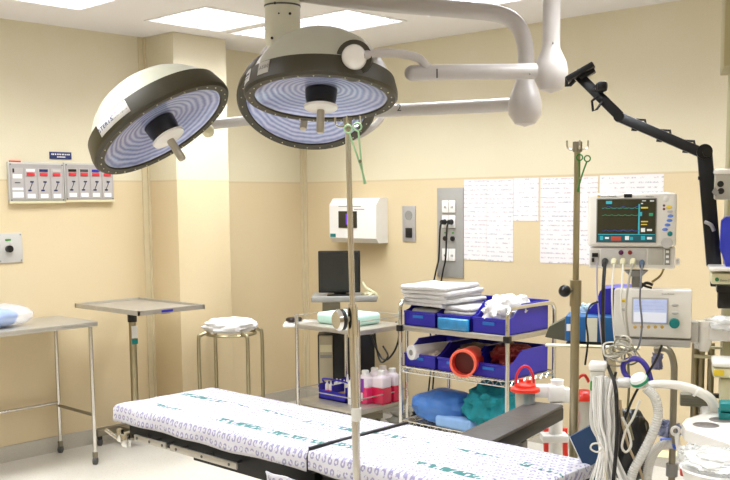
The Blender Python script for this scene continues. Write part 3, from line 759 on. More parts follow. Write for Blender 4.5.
MB().cyl(tx+Vector((0, 0, b1.z+.10)), tx+Vector((0, 0, H)), .040, n=24).build('drop_tube', PIPE, t_)
zz = G(551, 50, 4.5).z
MB().lathe([(.0395, zz-.003), (.0415, zz-.003), (.0415, zz+.003), (.0395, zz+.003)], Matrix.Translation(tx)).build('seam_ring', GREYM, t_)
text('1', .06, basis(G(437, 74, 4.40), RH, Vector((0, 0, 1)), -FH), 'number', BLACK, t_)
b = MB()
for px_, py_ in ((553, 43), (530, 74), (470, 69), (440, 69)): b.sphere(G(px_, py_, 4.455), .005, n=5)
b.build('screws', GREYM, t_)
t_ = arm('lamp_arm', 'lower horizontal white lamp arm marked 2, passing behind the centre lamps', None, b2)
J = G(300, 115, 5.85)
MB().cyl(J, b2, .034, n=24).build('horizontal_tube', PIPE, t_)
MB().sphere(J, .06).build('far_joint', PIPE, t_)
MB().lathe([(.001, -.11), (.05, -.095), (.08, -.05), (.082, 0), (.07, .05), (.046, .11), (.044, .14)], Matrix.Translation(b2), n=28).build('ball_joint', PIPE, t_)
c0 = b2+Vector((0, 0, .12)); colb = G(283, 47, 4.85); colx = Vector((colb.x, colb.y, 0))
MB().tube([c0, G(526, 70, 4.75), G(525, 45, 4.75), G(517, 25, 4.75), G(498, 14, 4.75), G(450, 9, 4.77), G(400, 5, 4.79), G(340, -1, 4.82), G(290, -8, 4.85)], .040, n=18).build('curved_tube', PIPE, t_)
text('2', .05, basis(G(399, 108, 5.06)-FH*.0, RH, Vector((0, 0, 1)), -FH), 'number', BLACK, t_)
t_ = arm('lamp_arm', 'white lamp arm holding the tilted left lamp, between it and the centre lamps', None, J)
E1 = G(196, 126, 5.3); MB().cyl(J, E1, .028, n=20).build('horizontal_tube', PIPE, t_)
MB().sphere(E1, .04).tube([E1, G(190, 112, 5.1), M1 @ Vector((.1, .0, .22))], .022).build('lamp_yoke', PIPE, t_)
MB().sphere(G(208, 131, 5.25), .035).build('lower_joint', CREAM, t_)
t_ = thing('ceiling_column', 'thick pale grey ceiling column with screws above the centre lamps', 'ceiling column', (colx.x, colx.y, H))
rc = .088
MB().lathe([(rc, H), (rc, G(283, 7, 4.85).z)], Matrix.Translation(colx), n=40).build('upper_sleeve', COLM, t_)
zb = colb.z
MB().lathe([(rc*1.0, G(283, 6, 4.85).z), (rc, G(283, 40, 4.85).z), (rc*.97, G(283, 41, 4.85).z), (rc*.93, zb+.005), (rc*.8, zb-.01), (.001, zb-.012)], Matrix.Translation(colx), n=40).build('lower_sleeve', COLM, t_)
zs = G(283, 6.5, 4.85).z
MB().lathe([(rc, zs-.004), (rc+.002, zs-.004), (rc+.002, zs+.004), (rc, zs+.004)], Matrix.Translation(colx), n=40).build('seam_ring', DGREY, t_)
b = MB()
for px_, py_ in ((279, 13.5), (290, 13.5), (275, 3), (272, 38), (297, 37)): b.sphere(G(px_, py_, 4.768), .007, n=6)
b.build('screws', BLACK, t_)
b = MB(); b.tube([colb+Vector((0, 0, .01)), G(270, 52, 4.95), G(262, 66, 5.1), G(262, 80, 5.3), M3 @ Vector((0, 0, .24))], .035, n=12); b.build('lamp_yoke', PIPE, t_)
b = MB(); b.tube([M3 @ Vector((.05, .05, .24)), G(383, 95, 5.5), G(381, 118, 5.5), G(362, 134, 5.45), G(340, 141, 5.42)], .018, n=10); b.build('rear_arc', PIPE, l3)

# ---------------------------------------------------------------- computer workstation near the far corner
WD = 6.75
t_ = thing('computer_stand', 'grey wheeled computer stand in the far corner behind the small cart', 'computer stand', G(345, 390, WD+.1)*1)
def cbox(mb, x0, y0, x1, y1, d, depth, bev=0, seg=2):
    a = L(x0, y0, d); b = L(x1, y1, d)
    return mb.box((a.x, d, b.z), (b.x, d+depth, a.z), CF, bev=bev, seg=seg)
cbox(MB(), 311, 297, 377, 302, WD-.05, .35, bev=.008).build('monitor_shelf', GREYM, t_)
cbox(MB(), 300, 325, 350, 329, WD-.15, .32, bev=.006).build('keyboard_shelf', WHITE, t_)
pc_ = CFI @ G(326, 300, WD+.15)
MB().box((pc_.x-.03, WD+.22, .1), (pc_.x+.10, WD+.28, .86), CF).build('column', STEELD, t_)
MB().box((pc_.x-.2, WD-.05, .06), (pc_.x+.4, WD+.3, .10), CF).build('base', STEELD, t_)
c1 = MB(); c2 = MB()
for a, b_ in ((-.17, 0), (.37, 0), (-.17, .25), (.37, .25)):
    q = CF @ Vector((pc_.x+a, WD+b_, 0)); caster(c1, c2, q.x, q.y, 0, .022)
c1.build('caster_forks', STEELD, t_); c2.build('caster_wheels', BLACK, t_)
t_ = thing('computer_monitor', 'black flat computer monitor on the grey stand below the white wall cabinet', 'monitor', G(340, 297, WD+.1))
cbox(MB(), 318, 251, 360.5, 292.5, WD+.03, .03, bev=.006).build('screen_housing', BLACK, t_)
cbox(MB(), 320, 253, 358.5, 290, WD+.028, .003).build('screen', mat('unlit_screen', '#2a2a26', .2), t_)
cbox(MB(), 334, 290, 346, 295.5, WD+.07, .02).build('stand_neck', BLACK, t_)
cbox(MB(), 327, 294.7, 353, 296.8, WD+.0, .18, bev=.004).build('stand_foot', BLACK, t_)
t_ = thing('keyboard', 'light computer keyboard on the low shelf left of the small cart', 'keyboard', G(290, 326, WD-.1))
a_ = L(283, 325.5, WD-.14)
MB().box((a_.x, WD-.16, a_.z-.012), (a_.x+.26, WD+.02, a_.z+.008), CF, bev=.004).build('case', WHITE, t_)
MB().box((a_.x+.03, WD-.14, a_.z+.008), (a_.x+.24, WD, a_.z+.013), CF).build('keys', GREYP, t_)
one(MB().blob(CF @ Vector((a_.x+.07, WD-.05, a_.z+.031)), (.07, .12, .035), 3, .03), 'computer_mouse', mat('brown_black_plastic', '#2a201a', .3), 'dark computer mouse on the keyboard beside the small cart', 'mouse')
t_ = thing('computer_tower', 'beige fronted computer tower with black side, behind the small cart', 'computer', G(345, 385, WD))
cbox(MB(), 319, 336, 333, 386, WD-.02, .03, bev=.004).build('front_panel', mat('beige_case', '#b9ae93', .45), t_)
cbox(MB(), 320, 345, 332, 352, WD-.023, .006).build('drive_bay', CREAM, t_)
cbox(MB(), 320, 355, 332, 358, WD-.023, .006).build('drive_bay', GREYM, t_)
cbox(MB(), 317.5, 335, 375, 387, WD+.01, .18, bev=.004).build('case', BLACK, t_)
t_ = thing('desk_phone', 'pale telephone lying on the stand right of the computer monitor', 'telephone', G(370, 296, WD+.05))
MB().blob(G(369, 294, WD+.08), (.10, .09, .035), 3, .1).build('handset', CREAM, t_)
c = MB(); c.tube([G(362, 282, WD+.06), G(366, 288, WD+.05), G(374, 293, WD+.05), G(378, 298, WD+.06)], .012, n=8); c.build('cable', CREAM, t_)
t_ = thing('black_cable', 'loose black cables looping behind the small steel cart', 'cable', G(388, 350, WD-.1))
c = MB(); c.tube([G(371, 335, WD-.1), G(378, 352, WD-.1), G(386, 360, WD-.15), G(395, 350, WD-.15), G(399, 335, WD-.15), G(396, 322, WD-.1)], .007, n=6); c.build('loop', BLACK, t_)
c = MB(); c.tube([G(374, 322, WD), G(376, 345, WD), G(381, 362, WD-.05), G(388, 356, WD-.05), G(383, 346, WD)], .007, n=6); c.build('loop', BLACK, t_)

# ---------------------------------------------------------------- small steel cart (cart with the mint package)
X0, X1, Y0, Y1 = 1.045, 1.60, -1.06, -.60; ZS, ZL = .80, .30
t_ = thing('steel_trolley', 'small two shelf stainless steel trolley with mint package on top', 'trolley', ((X0+X1)/2, (Y0+Y1)/2, 0))
MB().box((X0, Y0, ZS-.03), (X1, Y1, ZS), bev=.004).build('shelf', STEEL, t_)
MB().box((X0, Y0, ZL-.03), (X1, Y1, ZL), bev=.004).build('shelf', STEEL, t_)
for x_ in (X0, X1):
    for y_ in (Y0, Y1):
        l = MB().cyl((x_, y_, .06), (x_, y_, .865), .0125, n=14).build('post', POLE, t_)
        c1 = MB(); c2 = MB(); caster(c1, c2, x_, y_, 0, .026); c1.build('caster_fork', STEELD, l); c2.build('caster_wheel', BLACK, l)
for z in (.855, ZL+.07):
    for a, b_ in (((X0, Y0), (X0, Y1)), ((X0, Y1), (X1, Y1)), ((X1, Y1), (X1, Y0)), ((X0, Y0), (X1, Y0))):
        if z > .8 and a[1] == Y0 and b_[1] == Y0: continue
        MB().cyl((*a, z), (*b_, z), .0035, n=8).build('guard_rail', STEEL, t_)
one(MB().box((1.12, -.96, ZS+.001), (1.47, -.70, ZS+.075), bev=.025, seg=4), 'wrapped_pack', MINT, 'mint green wrapped package lying on the small steel trolley', 'package')

def bottle(loc, label, liquid, level=.6, lab=True, s=1.0, rz=0):
    t_ = thing('bottle', label, 'bottle', loc, 'pink liquid bottles on the lower trolley shelf', rz=rz)
    Mx = WM[t_.name]; w_, dd, h = .042*s, .034*s, .135*s
    MB().box((-w_, -dd, 0), (w_, dd, h*level), Mx, bev=.009).build('liquid', liquid, t_)
    MB().box((-w_+.0006, -dd+.0006, h*level-.006), (w_-.0006, dd-.0006, h), Mx, bev=.013, seg=3).lathe([(.030*s, h-.005), (.022*s, h+.010), (.016*s, h+.014)], Mx, n=20).build('upper_bottle', BOTTLE, t_)
    MB().lathe([(.019*s, h+.012), (.019*s, h+.036), (.016*s, h+.04), (.001, h+.04)], Mx, n=20).build('cap', WHITE, t_)
    if lab: MB().box((-w_*.7, -dd-.001, h*.45), (w_*.5, -dd, h*.95), Mx).build('label', PURPLE, t_); MB().box((-w_*.6, -dd-.001, h*.12), (w_*.3, -dd, h*.42), Mx).build('note', WHITE, t_)
for i, (x_, y_, lq, lb, s) in enumerate(((1.55, -.80, PINKR, 'crimson bottle at the front right corner of the lower trolley shelf', 1.3), (1.46, -.85, PINK, 'pink bottle with purple label at the front edge of the lower trolley shelf', 1.28), (1.55, -.69, PINKR, 'crimson bottle just behind the front right one on the trolley', 1.3), (1.45, -.75, PINK, 'pink bottle in the middle of the group on the lower trolley shelf', 1.3), (1.44, -.66, PINK, 'pink bottle half hidden behind the drip pole on the trolley', 1.3))):
    bottle((x_, y_, ZL), lb, lq, .62, i in (1, 3), s, 0)
t_ = thing('bottle_caddy', 'blue plastic caddy of small bottles on the lower trolley shelf', 'caddy', (1.16, -.87, ZL))
b = MB(); x0, x1, y0, y1 = 1.13, 1.38, -.95, -.70
b.box((x0, y0, ZL), (x1, y1, ZL+.008)).box((x0, y0, ZL), (x0+.006, y1, ZL+.10)).box((x1-.006, y0, ZL), (x1, y1, ZL+.10)).box((x0, y0, ZL), (x1, y0+.006, ZL+.06)).box((x0, y1-.006, ZL), (x1, y1, ZL+.11)).box(((x0+x1)/2-.004, y0, ZL), ((x0+x1)/2+.004, y1, ZL+.10))
b.tube([(x0, y0+.05, ZL+.10), (x0+.02, y0+.03, ZL+.13), (x1-.03, y0+.03, ZL+.13), (x1, y0+.05, ZL+.10)], .006)
b.build('tray', BLUEBIN, t_)
MB().box((x0+.01, y0+.012, ZL+.008), ((x0+x1)/2-.01, y1-.012, ZL+.055)).build('pink_contents', PINK, t_)
MB().box(((x0+x1)/2+.01, y0+.012, ZL+.008), (x1-.01, y1-.012, ZL+.05)).build('tan_contents', TAN, t_)
k = 0
for i in range(3):
    for j in range(2):
        x_ = x0+.03+i*.035; y_ = y0+.05+j*.09
        o = thing('small_bottle', ('small white bottle in the left half of the blue caddy, ' + ('front' if j == 0 else 'back') + ' row, ' + ('left end', 'middle', 'right end')[i]), 'bottle', (x_, y_, ZL+.056), 'small bottles in the blue caddy')
        MB().lathe([(.001, ZL+.056), (.014, ZL+.056), (.014, ZL+.09), (.006, ZL+.10), (.005, ZL+.115), (.001, ZL+.115)], Matrix.Translation((x_, y_, 0)), n=14).build('body', WHITE, o)
o = thing('nozzle_bottle', 'white bottle with pointed nozzle standing in the right half of the blue caddy', 'bottle', (1.31, -.86, ZL+.05))
MB().lathe([(.001, ZL+.05), (.022, ZL+.05), (.022, ZL+.11), (.010, ZL+.125), (.004, ZL+.17), (.001, ZL+.17)], Matrix.Translation((1.31, -.86, 0)), n=16).build('body', WHITE, o)
o = thing('white_bottle', 'tall plain white bottle on the trolley next to the drip pole', 'bottle', (1.42, -.93, ZL))
MB().lathe([(.001, ZL), (.03, ZL), (.03, ZL+.14), (.012, ZL+.16), (.010, ZL+.19), (.001, ZL+.19)], Matrix.Translation((1.42, -.93, 0)), n=18).build('body', WHITE, o)

# ---------------------------------------------------------------- bin trolley
X0, X1, Y0, Y1 = 1.87, 2.645, -.975, -.50; Z1, Z2, Z3 = .85, .60, .27
t_ = thing('supply_trolley', 'three tier chrome supply trolley loaded with blue bins', 'trolley', ((X0+X1)/2, (Y0+Y1)/2, 0))
MB().box((X0, Y0, Z1-.03), (X1, Y1, Z1), bev=.004).build('shelf', STEEL, t_)
def wire_shelf(z):
    g = MB().box((X0, Y0, z-.003), (X0+.004, Y1, z)).box((X1-.004, Y0, z-.003), (X1, Y1, z))
    n = 36
    for k in range(n+1):
        x_ = X0+(X1-X0)*k/n; g.cyl((x_, Y0, z-.002), (x_, Y1, z-.002), .002, n=5)
    g.build('shelf_wires', CHROME, t_)
    f = MB()
    for y_ in (Y0, Y1):
        f.cyl((X0, y_, z), (X1, y_, z), .004, n=8).cyl((X0, y_, z-.03), (X1, y_, z-.03), .004, n=8)
        m_ = 14; pts = [(X0+(X1-X0)*k/(2*m_), y_, z-.03*(k % 2)) for k in range(2*m_+1)]; f.tube(pts, .0025, n=5, smooth=False)
    for x_ in (X0, X1):
        f.cyl((x_, Y0, z), (x_, Y1, z), .004, n=8).cyl((x_, Y0, z-.03), (x_, Y1, z-.03), .004, n=8)
        m_ = 8; pts = [(x_, Y0+(Y1-Y0)*k/(2*m_), z-.03*(k % 2)) for k in range(2*m_+1)]; f.tube(pts, .0025, n=5, smooth=False)
    f.build('wire_truss', CHROME, t_)
wire_shelf(Z2); wire_shelf(Z3)
for x_ in (X0, X1):
    for y_ in (Y0, Y1):
        l = MB().cyl((x_, y_, .1), (x_, y_, Z1), .0125, n=14).build('post', CHROME, t_)
        c1 = MB(); c2 = MB(); caster(c1, c2, x_, y_, 0, .045); c1.build('caster_fork', STEELD, l); c2.build('caster_wheel', BLACK, l)
        MB().box((x_-.018, y_-.018, Z1-.035), (x_+.018, y_+.018, Z1+.002), bev=.003).build('corner_bracket', BLACK, l)
for x_ in (X0, X1):
    h = MB(); zt = 1.0; ym = (Y0+Y1)/2
    h.tube([(x_, Y0, Z1), (x_, Y0, zt-.05), (x_, Y0+.012, zt-.02), (x_, Y0+.05, zt), (x_, ym, zt+.002), (x_, Y1-.05, zt), (x_, Y1-.012, zt-.02), (x_, Y1, zt-.05), (x_, Y1, Z1)], .012, n=12); h.build('handle', CHROME, t_)
def bin_mesh(name, label, x, y, z, w_=.245, D=.40, Hh=.165):
    t_ = thing(name, label, 'storage bin', (x+w_/2, y+D/2, z), 'blue storage bins on the supply trolley')
    b = MB(); T = Matrix.Translation((x, y, z))
    Ms = lambda xx: T @ basis(Vector((xx, 0, 0)), Vector((0, 1, 0)), Vector((0, 0, 1)), Vector((1, 0, 0)))
    side = [(0, .0), (D, 0), (D, Hh), (D*.33, Hh), (D*.30, Hh*.95), (D*.12, Hh*.6), (0, Hh*.52)]
    b.prism(side, 0, .004, Ms(.002)); b.prism(side, 0, .004, Ms(w_-.006))
    b.box((.002, 0, .0), (w_-.002, D, .004), T).box((.002, D-.004, 0), (w_-.002, D, Hh), T).box((.002, 0, 0), (w_-.002, .004, Hh*.52), T)
    b.box((0, -.004, Hh*.46), (w_, .006, Hh*.54), T, bev=.002).box((-.002, D*.33, Hh-.01), (.006, D, Hh+.003), T).box((w_-.006, D*.33, Hh-.01), (w_+.002, D, Hh+.003), T).box((0, D-.006, Hh-.01), (w_, D+.003, Hh+.003), T)
    b.build('tub', BLUEBIN, t_)
    MB().box((w_*.3, -.0055, Hh*.30), (w_*.62, -.0002, Hh*.40), T).build('label_slot', mat('cyan_label', '#1f6fc4', .4), t_)
    return t_
bw = .256
BL = ['blue storage bin under the stack of white linen, top shelf of the trolley', 'blue storage bin in the middle of the top trolley shelf, with grey linen inside', 'blue storage bin at the right end of the top trolley shelf, full of white cloth',
      'blue storage bin at the left end of the middle shelf, holding a white roll', 'blue storage bin in the middle of the middle shelf, beside the red tube', 'blue storage bin at the right end of the middle trolley shelf']
for i in range(3): bin_mesh('storage_bin', BL[i], X0+.004+i*bw, Y0+.03, Z1)
for i in range(3): bin_mesh('storage_bin', BL[3+i], X0+.004+i*bw, Y0+.03, Z2+.002, Hh=.15)
# linen stack on the left bin
LS = mat('striped_linen', '#d6d4d3', .85, var=.16, nscale=25, bump=.4, bscale=35)
LG = mat('grey_linen', '#b5b3b0', .85, var=.12, nscale=40, bump=.4, bscale=45)
def linen(cx, cy, z, w_, dd, h, seed, mt, label, rz=0, group='folded linens on the supply trolley'):
    b = MB(); b.box((-w_/2, -dd/2, 0), (w_/2, dd/2, h), bev=h*.49, seg=4)
    bm = bmesh.new(); bv = [bm.verts.new(q) for q in b.v]; [bm.faces.new([bv[i] for i in f]) for f in b.f]
    bmesh.ops.subdivide_edges(bm, edges=[e for e in bm.edges if e.calc_length() > .05], cuts=10, use_grid_fill=True)
    vs = [q.co.copy() for q in bm.verts]; bm.verts.index_update(); fs = [[q.index for q in f.verts] for f in bm.faces]; bm.free()
    out = []
    for q in vs:
        k = noise.noise(Vector((q.x*9, q.y*9, seed)))*.010+noise.noise(Vector((q.x*25, q.y*25, seed)))*.003
        k -= .02*(abs(q.x)/(w_/2))**3*0
        out.append(Matrix.Rotation(rz, 3, 'Z') @ Vector((q.x+k, q.y+k*.6, q.z+k*.5))+Vector((cx, cy, z)))
    o = one(MB().add(out, fs), 'folded_linen', mt, label, 'linen', group)
zz = Z1+.006
linen(X0+.13, Y0+.24, zz, .21, .34, .05, 1, LG, 'grey folded linen lying inside the left blue bin'); zz += .052
linen(X0+.13, Y0+.24, zz, .21, .34, .045, 1.6, LG, 'grey folded linen, upper one inside the left blue bin'); zz = Z1+.118
tt = ['lowest of the white linens stacked over the left bin', 'second lowest white linen in the stack over the left bin', 'middle white linen in the stack over the left bin', 'second highest white linen in the stack over the left bin', 'topmost white linen in the stack over the left bin']
for i in range(5):
    linen(X0+.16+.012*(i % 2), Y0+.22-.01*i, zz, .34+.02*(i % 2), .37, .027, 3+i, LS, tt[i], rz=.06*(i-2)); zz += .0255
linen(X0+.385, Y0+.16, Z1+.08, .20, .22, .028, 12, LG, 'lower light grey folded linen in the middle top bin')
linen(X0+.385, Y0+.165, Z1+.108, .20, .22, .026, 13, LS, 'upper white folded linen in the middle top bin')
one(MB().box((X0+.28, Y0-.0, Z1+.0), (X0+.50, Y0+.029, Z1+.072), bev=.012, seg=3), 'blue_film_pack', SKYBLUE, 'shiny bright blue film pack in front of the middle top bin', 'package')
one(MB().blob((X0+.64, Y0+.20, Z1+.105), (.21, .32, .20), 21, .14, 3, e=.8), 'white_cloth', CLOTHW, 'crumpled white cloths filling the right top bin', 'cloth')
t_ = thing('gauze_roll', 'white roll lying in the left bin of the middle shelf', 'roll', (X0+.07, Y0+.1, Z2+.02))
ra = Vector((X0+.075, Y0+.01, Z2+.09)); rb = Vector((X0+.15, Y0+.30, Z2+.09))
MB().cyl(ra, rb, .045, n=28).build('wrap', CLOTHW, t_)
MB().cyl(ra-(rb-ra).normalized()*.002, ra+(rb-ra)*.1, .018, n=20).build('core', GREYM, t_)
one(MB().blob((X0+.19, Y0+.2, Z2+.05), (.10, .25, .10), 31, .15, 3), 'tan_cloth', mat('beige_cloth', '#c9b9a4', .85, bump=.4), 'beige crumpled cloth beside the white roll in the left middle bin', 'cloth')
t_ = thing('red_tube', 'orange red open ended tube lying between the middle shelf bins', 'tube', (X0+.50, Y0-.02, Z2+.02))
ra = Vector((X0+.505, Y0-.045, Z2+.078)); dr = Vector((-.35, 1, 0)).normalized(); Mr = basis(ra, dr.orthogonal().normalized(), dr.cross(dr.orthogonal().normalized()), dr)
MB().lathe([(.074, .0), (.078, .004), (.078, .006), (.074, .20), (.066, .20), (.066, .004), (.074, .0)], Mr, n=36).build('shell', mat('orange_red', '#e2382c', .35), t_)
MB().lathe([(.066, -.003), (.079, -.003), (.081, .004), (.079, .012), (.066, .012), (.066, -.003)], Mr, n=36).build('lip', mat('orange_lip', '#f06a50', .35), t_)
MB().lathe([(.001, .05), (.066, .05)], Mr, n=30).build('inner_pack', mat('dark_red_pack', '#5e1712', .5), t_)
one(MB().blob((X0+.64, Y0+.24, Z2+.10), (.18, .24, .13), 33, .15, 3), 'red_pack', mat('dark_red_wrap', '#7d1f1c', .5), 'dark red pack inside the right bin of the middle shelf', 'package')
one(MB().blob((X0+.38, Y0+.26, Z2+.09), (.20, .22, .10), 35, .12, 3), 'brown_pack', mat('brown_wrap', '#6b5a52', .6), 'brownish pack inside the middle bin of the middle shelf', 'package')
one(MB().blob((X0+.22, Y0+.17, Z3+.085), (.40, .32, .20), 41, .08, 1.8, e=.8), 'blue_bundle', BAGBLUE, 'blue pillow-like bundle on the bottom shelf of the supply trolley', 'bundle')
one(MB().box((X0+.26, Y0+.0, Z3), (X0+.52, Y0+.2, Z3+.07), bev=.02, seg=3), 'pale_blue_pack', LBLUE, 'pale blue flat pack between the blue and teal bundles', 'package')
one(MB().blob((X0+.58, Y0+.2, Z3+.13), (.36, .36, .27), 47, .13, 3, e=.75), 'teal_bundle', TEAL, 'crumpled teal drape bundle on the bottom shelf of the supply trolley', 'bundle')
# wrapped items on the floor between the carts
t_ = thing('floor_bag', 'clear plastic bag with dark items on the floor between the two trolleys', 'bag', (1.72, -1.05, 0))
MB().blob((1.60, -.36, .085), (.62, .36, .18), 51, .15, 3, e=.8).build('bag', mat('grey_plastic_bag', '#9a978c', .2, var=.3, nscale=12, bump=.6, bscale=14), t_)
MB().blob((1.66, -.50, .15), (.16, .12, .14), 53, .15, 3).build('black_item', BLACK, t_)

# ---------------------------------------------------------------- suction canisters
t_ = thing('suction_canister', 'clear suction canister with red lid and looped handle on the trolley side', 'canister', G(526, 410, 4.0))
sd = 3.95; c0 = G(525, 405, sd); Mx = Matrix.Translation((c0.x, c0.y, 0)); zt = G(525, 390, sd).z
MB().lathe([(.001, zt-.17), (.035, zt-.17), (.043, zt)], Mx, n=28).build('jar', mat('frosted_jar', '#dcdedc', .15, trans=.6, ior=1.1), t_)
MB().lathe([(.045, zt-.005), (.062, zt-.004), (.060, zt+.008), (.045, zt+.014), (.044, zt+.024), (.030, zt+.032), (.001, zt+.034)], Mx, n=32).build('lid', RED, t_)
for s in (-.02, .018): MB().cyl((c0.x+s, c0.y, zt+.028), (c0.x+s, c0.y, zt+.045), .011, n=12).build('port', RED, t_)
h = MB(); h.tube([c0*1+RH*dx+Vector((0, 0, zt-c0.z+dz)) for dx, dz in ((-.038, .02), (-.036, .06), (-.02, .09), (.0, .10), (.02, .088), (.034, .05), (.036, .02))], .006, n=8); h.build('handle_loop', mat('rose_red_tube', '#d3263c', .35), t_)
t_ = thing('suction_canister', 'clear suction canister with red lid behind the right drip pole', 'canister', G(583, 410, 3.7))
sd = 3.6; c0 = G(583, 405, sd); Mx = Matrix.Translation((c0.x, c0.y, 0)); zt = G(583, 398, sd).z
MB().lathe([(.001, zt-.22), (.035, zt-.22), (.04, zt)], Mx, n=28).build('jar', MATS['frosted_jar'], t_)
MB().lathe([(.042, zt-.004), (.05, zt-.004), (.048, zt+.012), (.03, zt+.03), (.001, zt+.034)], Mx, n=28).build('lid', RED, t_)
MB().cyl((c0.x, c0.y, .02), (c0.x, c0.y, zt-.2), .012).cyl((c0.x, c0.y, 0), (c0.x, c0.y, .02), .1).build('stand', STEELD, t_)
h = MB(); h.tube([G(x_, y_, sd) for x_, y_ in ((576, 388), (577, 380), (584, 375), (589, 382))], .006); h.build('handle_loop', RED, t_)
h = MB(); h.tube([G(x_, y_, sd-.02) for x_, y_ in ((577, 385), (574, 400), (579, 415), (577, 430))], .008); h.build('hose', RED, t_)
t_ = thing('suction_stand', 'white plastic suction stand with moulded head between arm board and drip pole', 'suction stand', G(556, 600, 3.3)*1)
sd = 4.0
cbox(MB(), 549, 386, 565, 402, sd, .06, bev=.008).build('head', WHITE, t_)
cbox(MB(), 534, 386, 550, 398, sd+.01, .05, bev=.006).build('side_box', WHITE, t_)
cbox(MB(), 563, 389, 571, 403, sd+.01, .05, bev=.006).build('side_box', WHITE, t_)
q = G(557, 386, sd+.03); MB().cyl(q, q+Vector((0, 0, .027)), .027, n=20).build('cap', WHITE, t_)
q = G(556, 402, sd+.03); MB().cyl((q.x, q.y, .05), (q.x, q.y, q.z), .029, n=24).build('column', WHITE, t_)
MB().lathe([(.001, 0), (.2, 0), (.2, .02), (.05, .06), (.001, .06)], Matrix.Translation((q.x, q.y, 0)), n=32).build('base', WHITE, t_)
cbox(MB(), 543, 436, 569, 443, sd-.01, .08, bev=.006).build('bracket', WHITE, t_)
for a in (546, 565): 
    h = MB(); h.tube([G(a, 428, sd+.08), G(a, 440, sd+.08), G(a+.5, 456, sd+.08)], .012, n=8); h.build('red_grip', RED, t_)

# ---------------------------------------------------------------- anaesthesia machine cluster
YAW2 = YAW+.31      # the machine stands turned a little more towards the middle of the room
FH = Vector((math.sin(YAW2), math.cos(YAW2), 0)); RH = Vector((math.cos(YAW2), -math.sin(YAW2), 0))
CF = Matrix(((RH.x, FH.x, 0, CX), (RH.y, FH.y, 0, CY), (0, 0, 1, 0), (0, 0, 0, 1))); CFI = CF.inverted()
def dots(t_, pts, d, r, mt, name, sq=(1, 1)):
    for (x_, y_) in pts:
        q = L(x_, y_, d); b = MB(); b.sphere((0, 0, 0), r, basis(CF @ q, RH*sq[0], FH*.3, Vector((0, 0, sq[1]))), n=10); b.build(name, mt, t_)
MD = 3.2
t_ = thing('patient_monitor', 'white patient monitor with dark trace screen above the ventilator panel', 'monitor', G(634, 268, MD))
cbox(MB(), 588, 193.5, 676, 247, MD, .14, bev=.012, seg=3).build('housing', WHITEW, t_)
cbox(MB(), 596.5, 198.5, 656, 243, MD-.003, .006, bev=.002).build('bezel', GREYM, t_)
sg = cbox(MB(), 597.5, 199.5, 655, 242, MD-.005, .004).build('screen', mat('dim_trace_screen', '#3b3a2c', .18), t_)
def strip(x0, y0, x1, y1, mt, name='trace', d=MD-.0062): return cbox(MB(), x0, y0, x1, y1, d, .001).build(name, mt, sg)
TG = mat('green_trace', '#2f9f6e', .4, emit=.1); TB = mat('blue_trace', '#2b4fae', .4, emit=.1); TC = mat('cyan_trace', '#35b4c6', .4, emit=.1); TY = mat('yellow_trace', '#e0c95a', .4, emit=.15); TW = mat('white_trace', '#e8ecec', .4, emit=.15); TR = mat('red_trace', '#b5452e', .4, emit=.3)
def wave(y, mt, amp, f):
    b = MB(); P_ = []
    for k in range(40):
        x_ = 602+k*.95; P_.append(G(x_, y-amp*abs(math.sin(k*f))**6, MD-.0066))
    b.tube(P_, .0008, n=4, smooth=False); b.build('trace', mt, sg)
wave(208.5, TG, .8, .5); wave(215.5, TG, .8, .45); wave(208, TB, 1.6, .21); wave(231, TB, 1.2, .35)
strip(598, 234, 655, 235, TC); strip(638.5, 204, 639.5, 234, TC); strip(598, 235.5, 655, 241.5, mat('status_bar', '#1d5a66', .4, emit=.15)); 
for x0, y0, x1, y1, m_ in ((600, 236, 603, 240, TC), (605, 237, 609, 239, TW), (611, 236.5, 621, 240.5, TR), (625, 236, 629, 240, TW), (630, 237, 633, 240, TC), (641, 236, 645, 240, TC), (647, 237, 652, 239.5, TW), (641, 207, 648, 208.5, TY), (641, 203, 643, 204, TW), (640, 212, 642, 216, TC), (649, 213, 653, 216, TG), (641, 221, 648, 222.2, TY), (641, 224, 647, 225, TY), (641, 228, 645, 232, TW), (647, 229, 652, 231, TW), (642, 200.5, 646, 201.2, TW), (650, 200.3, 654, 201.5, TW), (606, 201, 612, 204, TC)):
    strip(x0, y0, x1, y1, m_, 'readout', MD-.0072)
cbox(MB(), 624, 194, 632, 197.5, MD-.002, .004).build('badge', BLACK, t_)
text('Datex-Ohmeda', .0085, basis(G(608, 196.3, MD-.0005), RH, Vector((0, 0, 1)), -FH), 'lettering', GREYM, t_)
cbox(MB(), 597.5, 195, 599.5, 197, MD-.001, .003).build('logo', AMBER, t_)
text('CardioMonitor' if False else 'Monitor', .007, basis(G(650, 196.5, MD-.0005), RH, Vector((0, 0, 1)), -FH), 'lettering', GREYM, t_)
dots(t_, [(669, 207.2)], MD, .009, YELLOW, 'button', (1, .6)); dots(t_, [(670, 211.5)], MD, .009, GREYP, 'button', (1, .6))
dots(t_, [(670.5, 216), (669.5, 220.5), (667.5, 225), (665, 229.5)], MD, .009, BBLUE, 'button', (1, .55))
dots(t_, [(670, 233.8)], MD, .008, TEALP, 'button'); dots(t_, [(664, 205.5), (664, 209)], MD, .004, mat('maroon', '#6a2020', .4), 'indicator'); dots(t_, [(666, 199)], MD, .009, WHITE, 'power_button')
q = G(667, 243, MD); MB().cyl(q+FH*.01, q-FH*.018, .018, .017, n=28).build('dial', GREYP, t_)
t_ = thing('monitor_module', 'grey white module rack with plugged leads under the patient monitor', 'module rack', G(634, 268, MD))
cbox(MB(), 589, 247.5, 675, 269, MD+.008, .13, bev=.006).build('rack', WHITEW, t_)
cbox(MB(), 601, 249, 646, 265, MD+.005, .01, bev=.002).build('module', GREYP, t_)
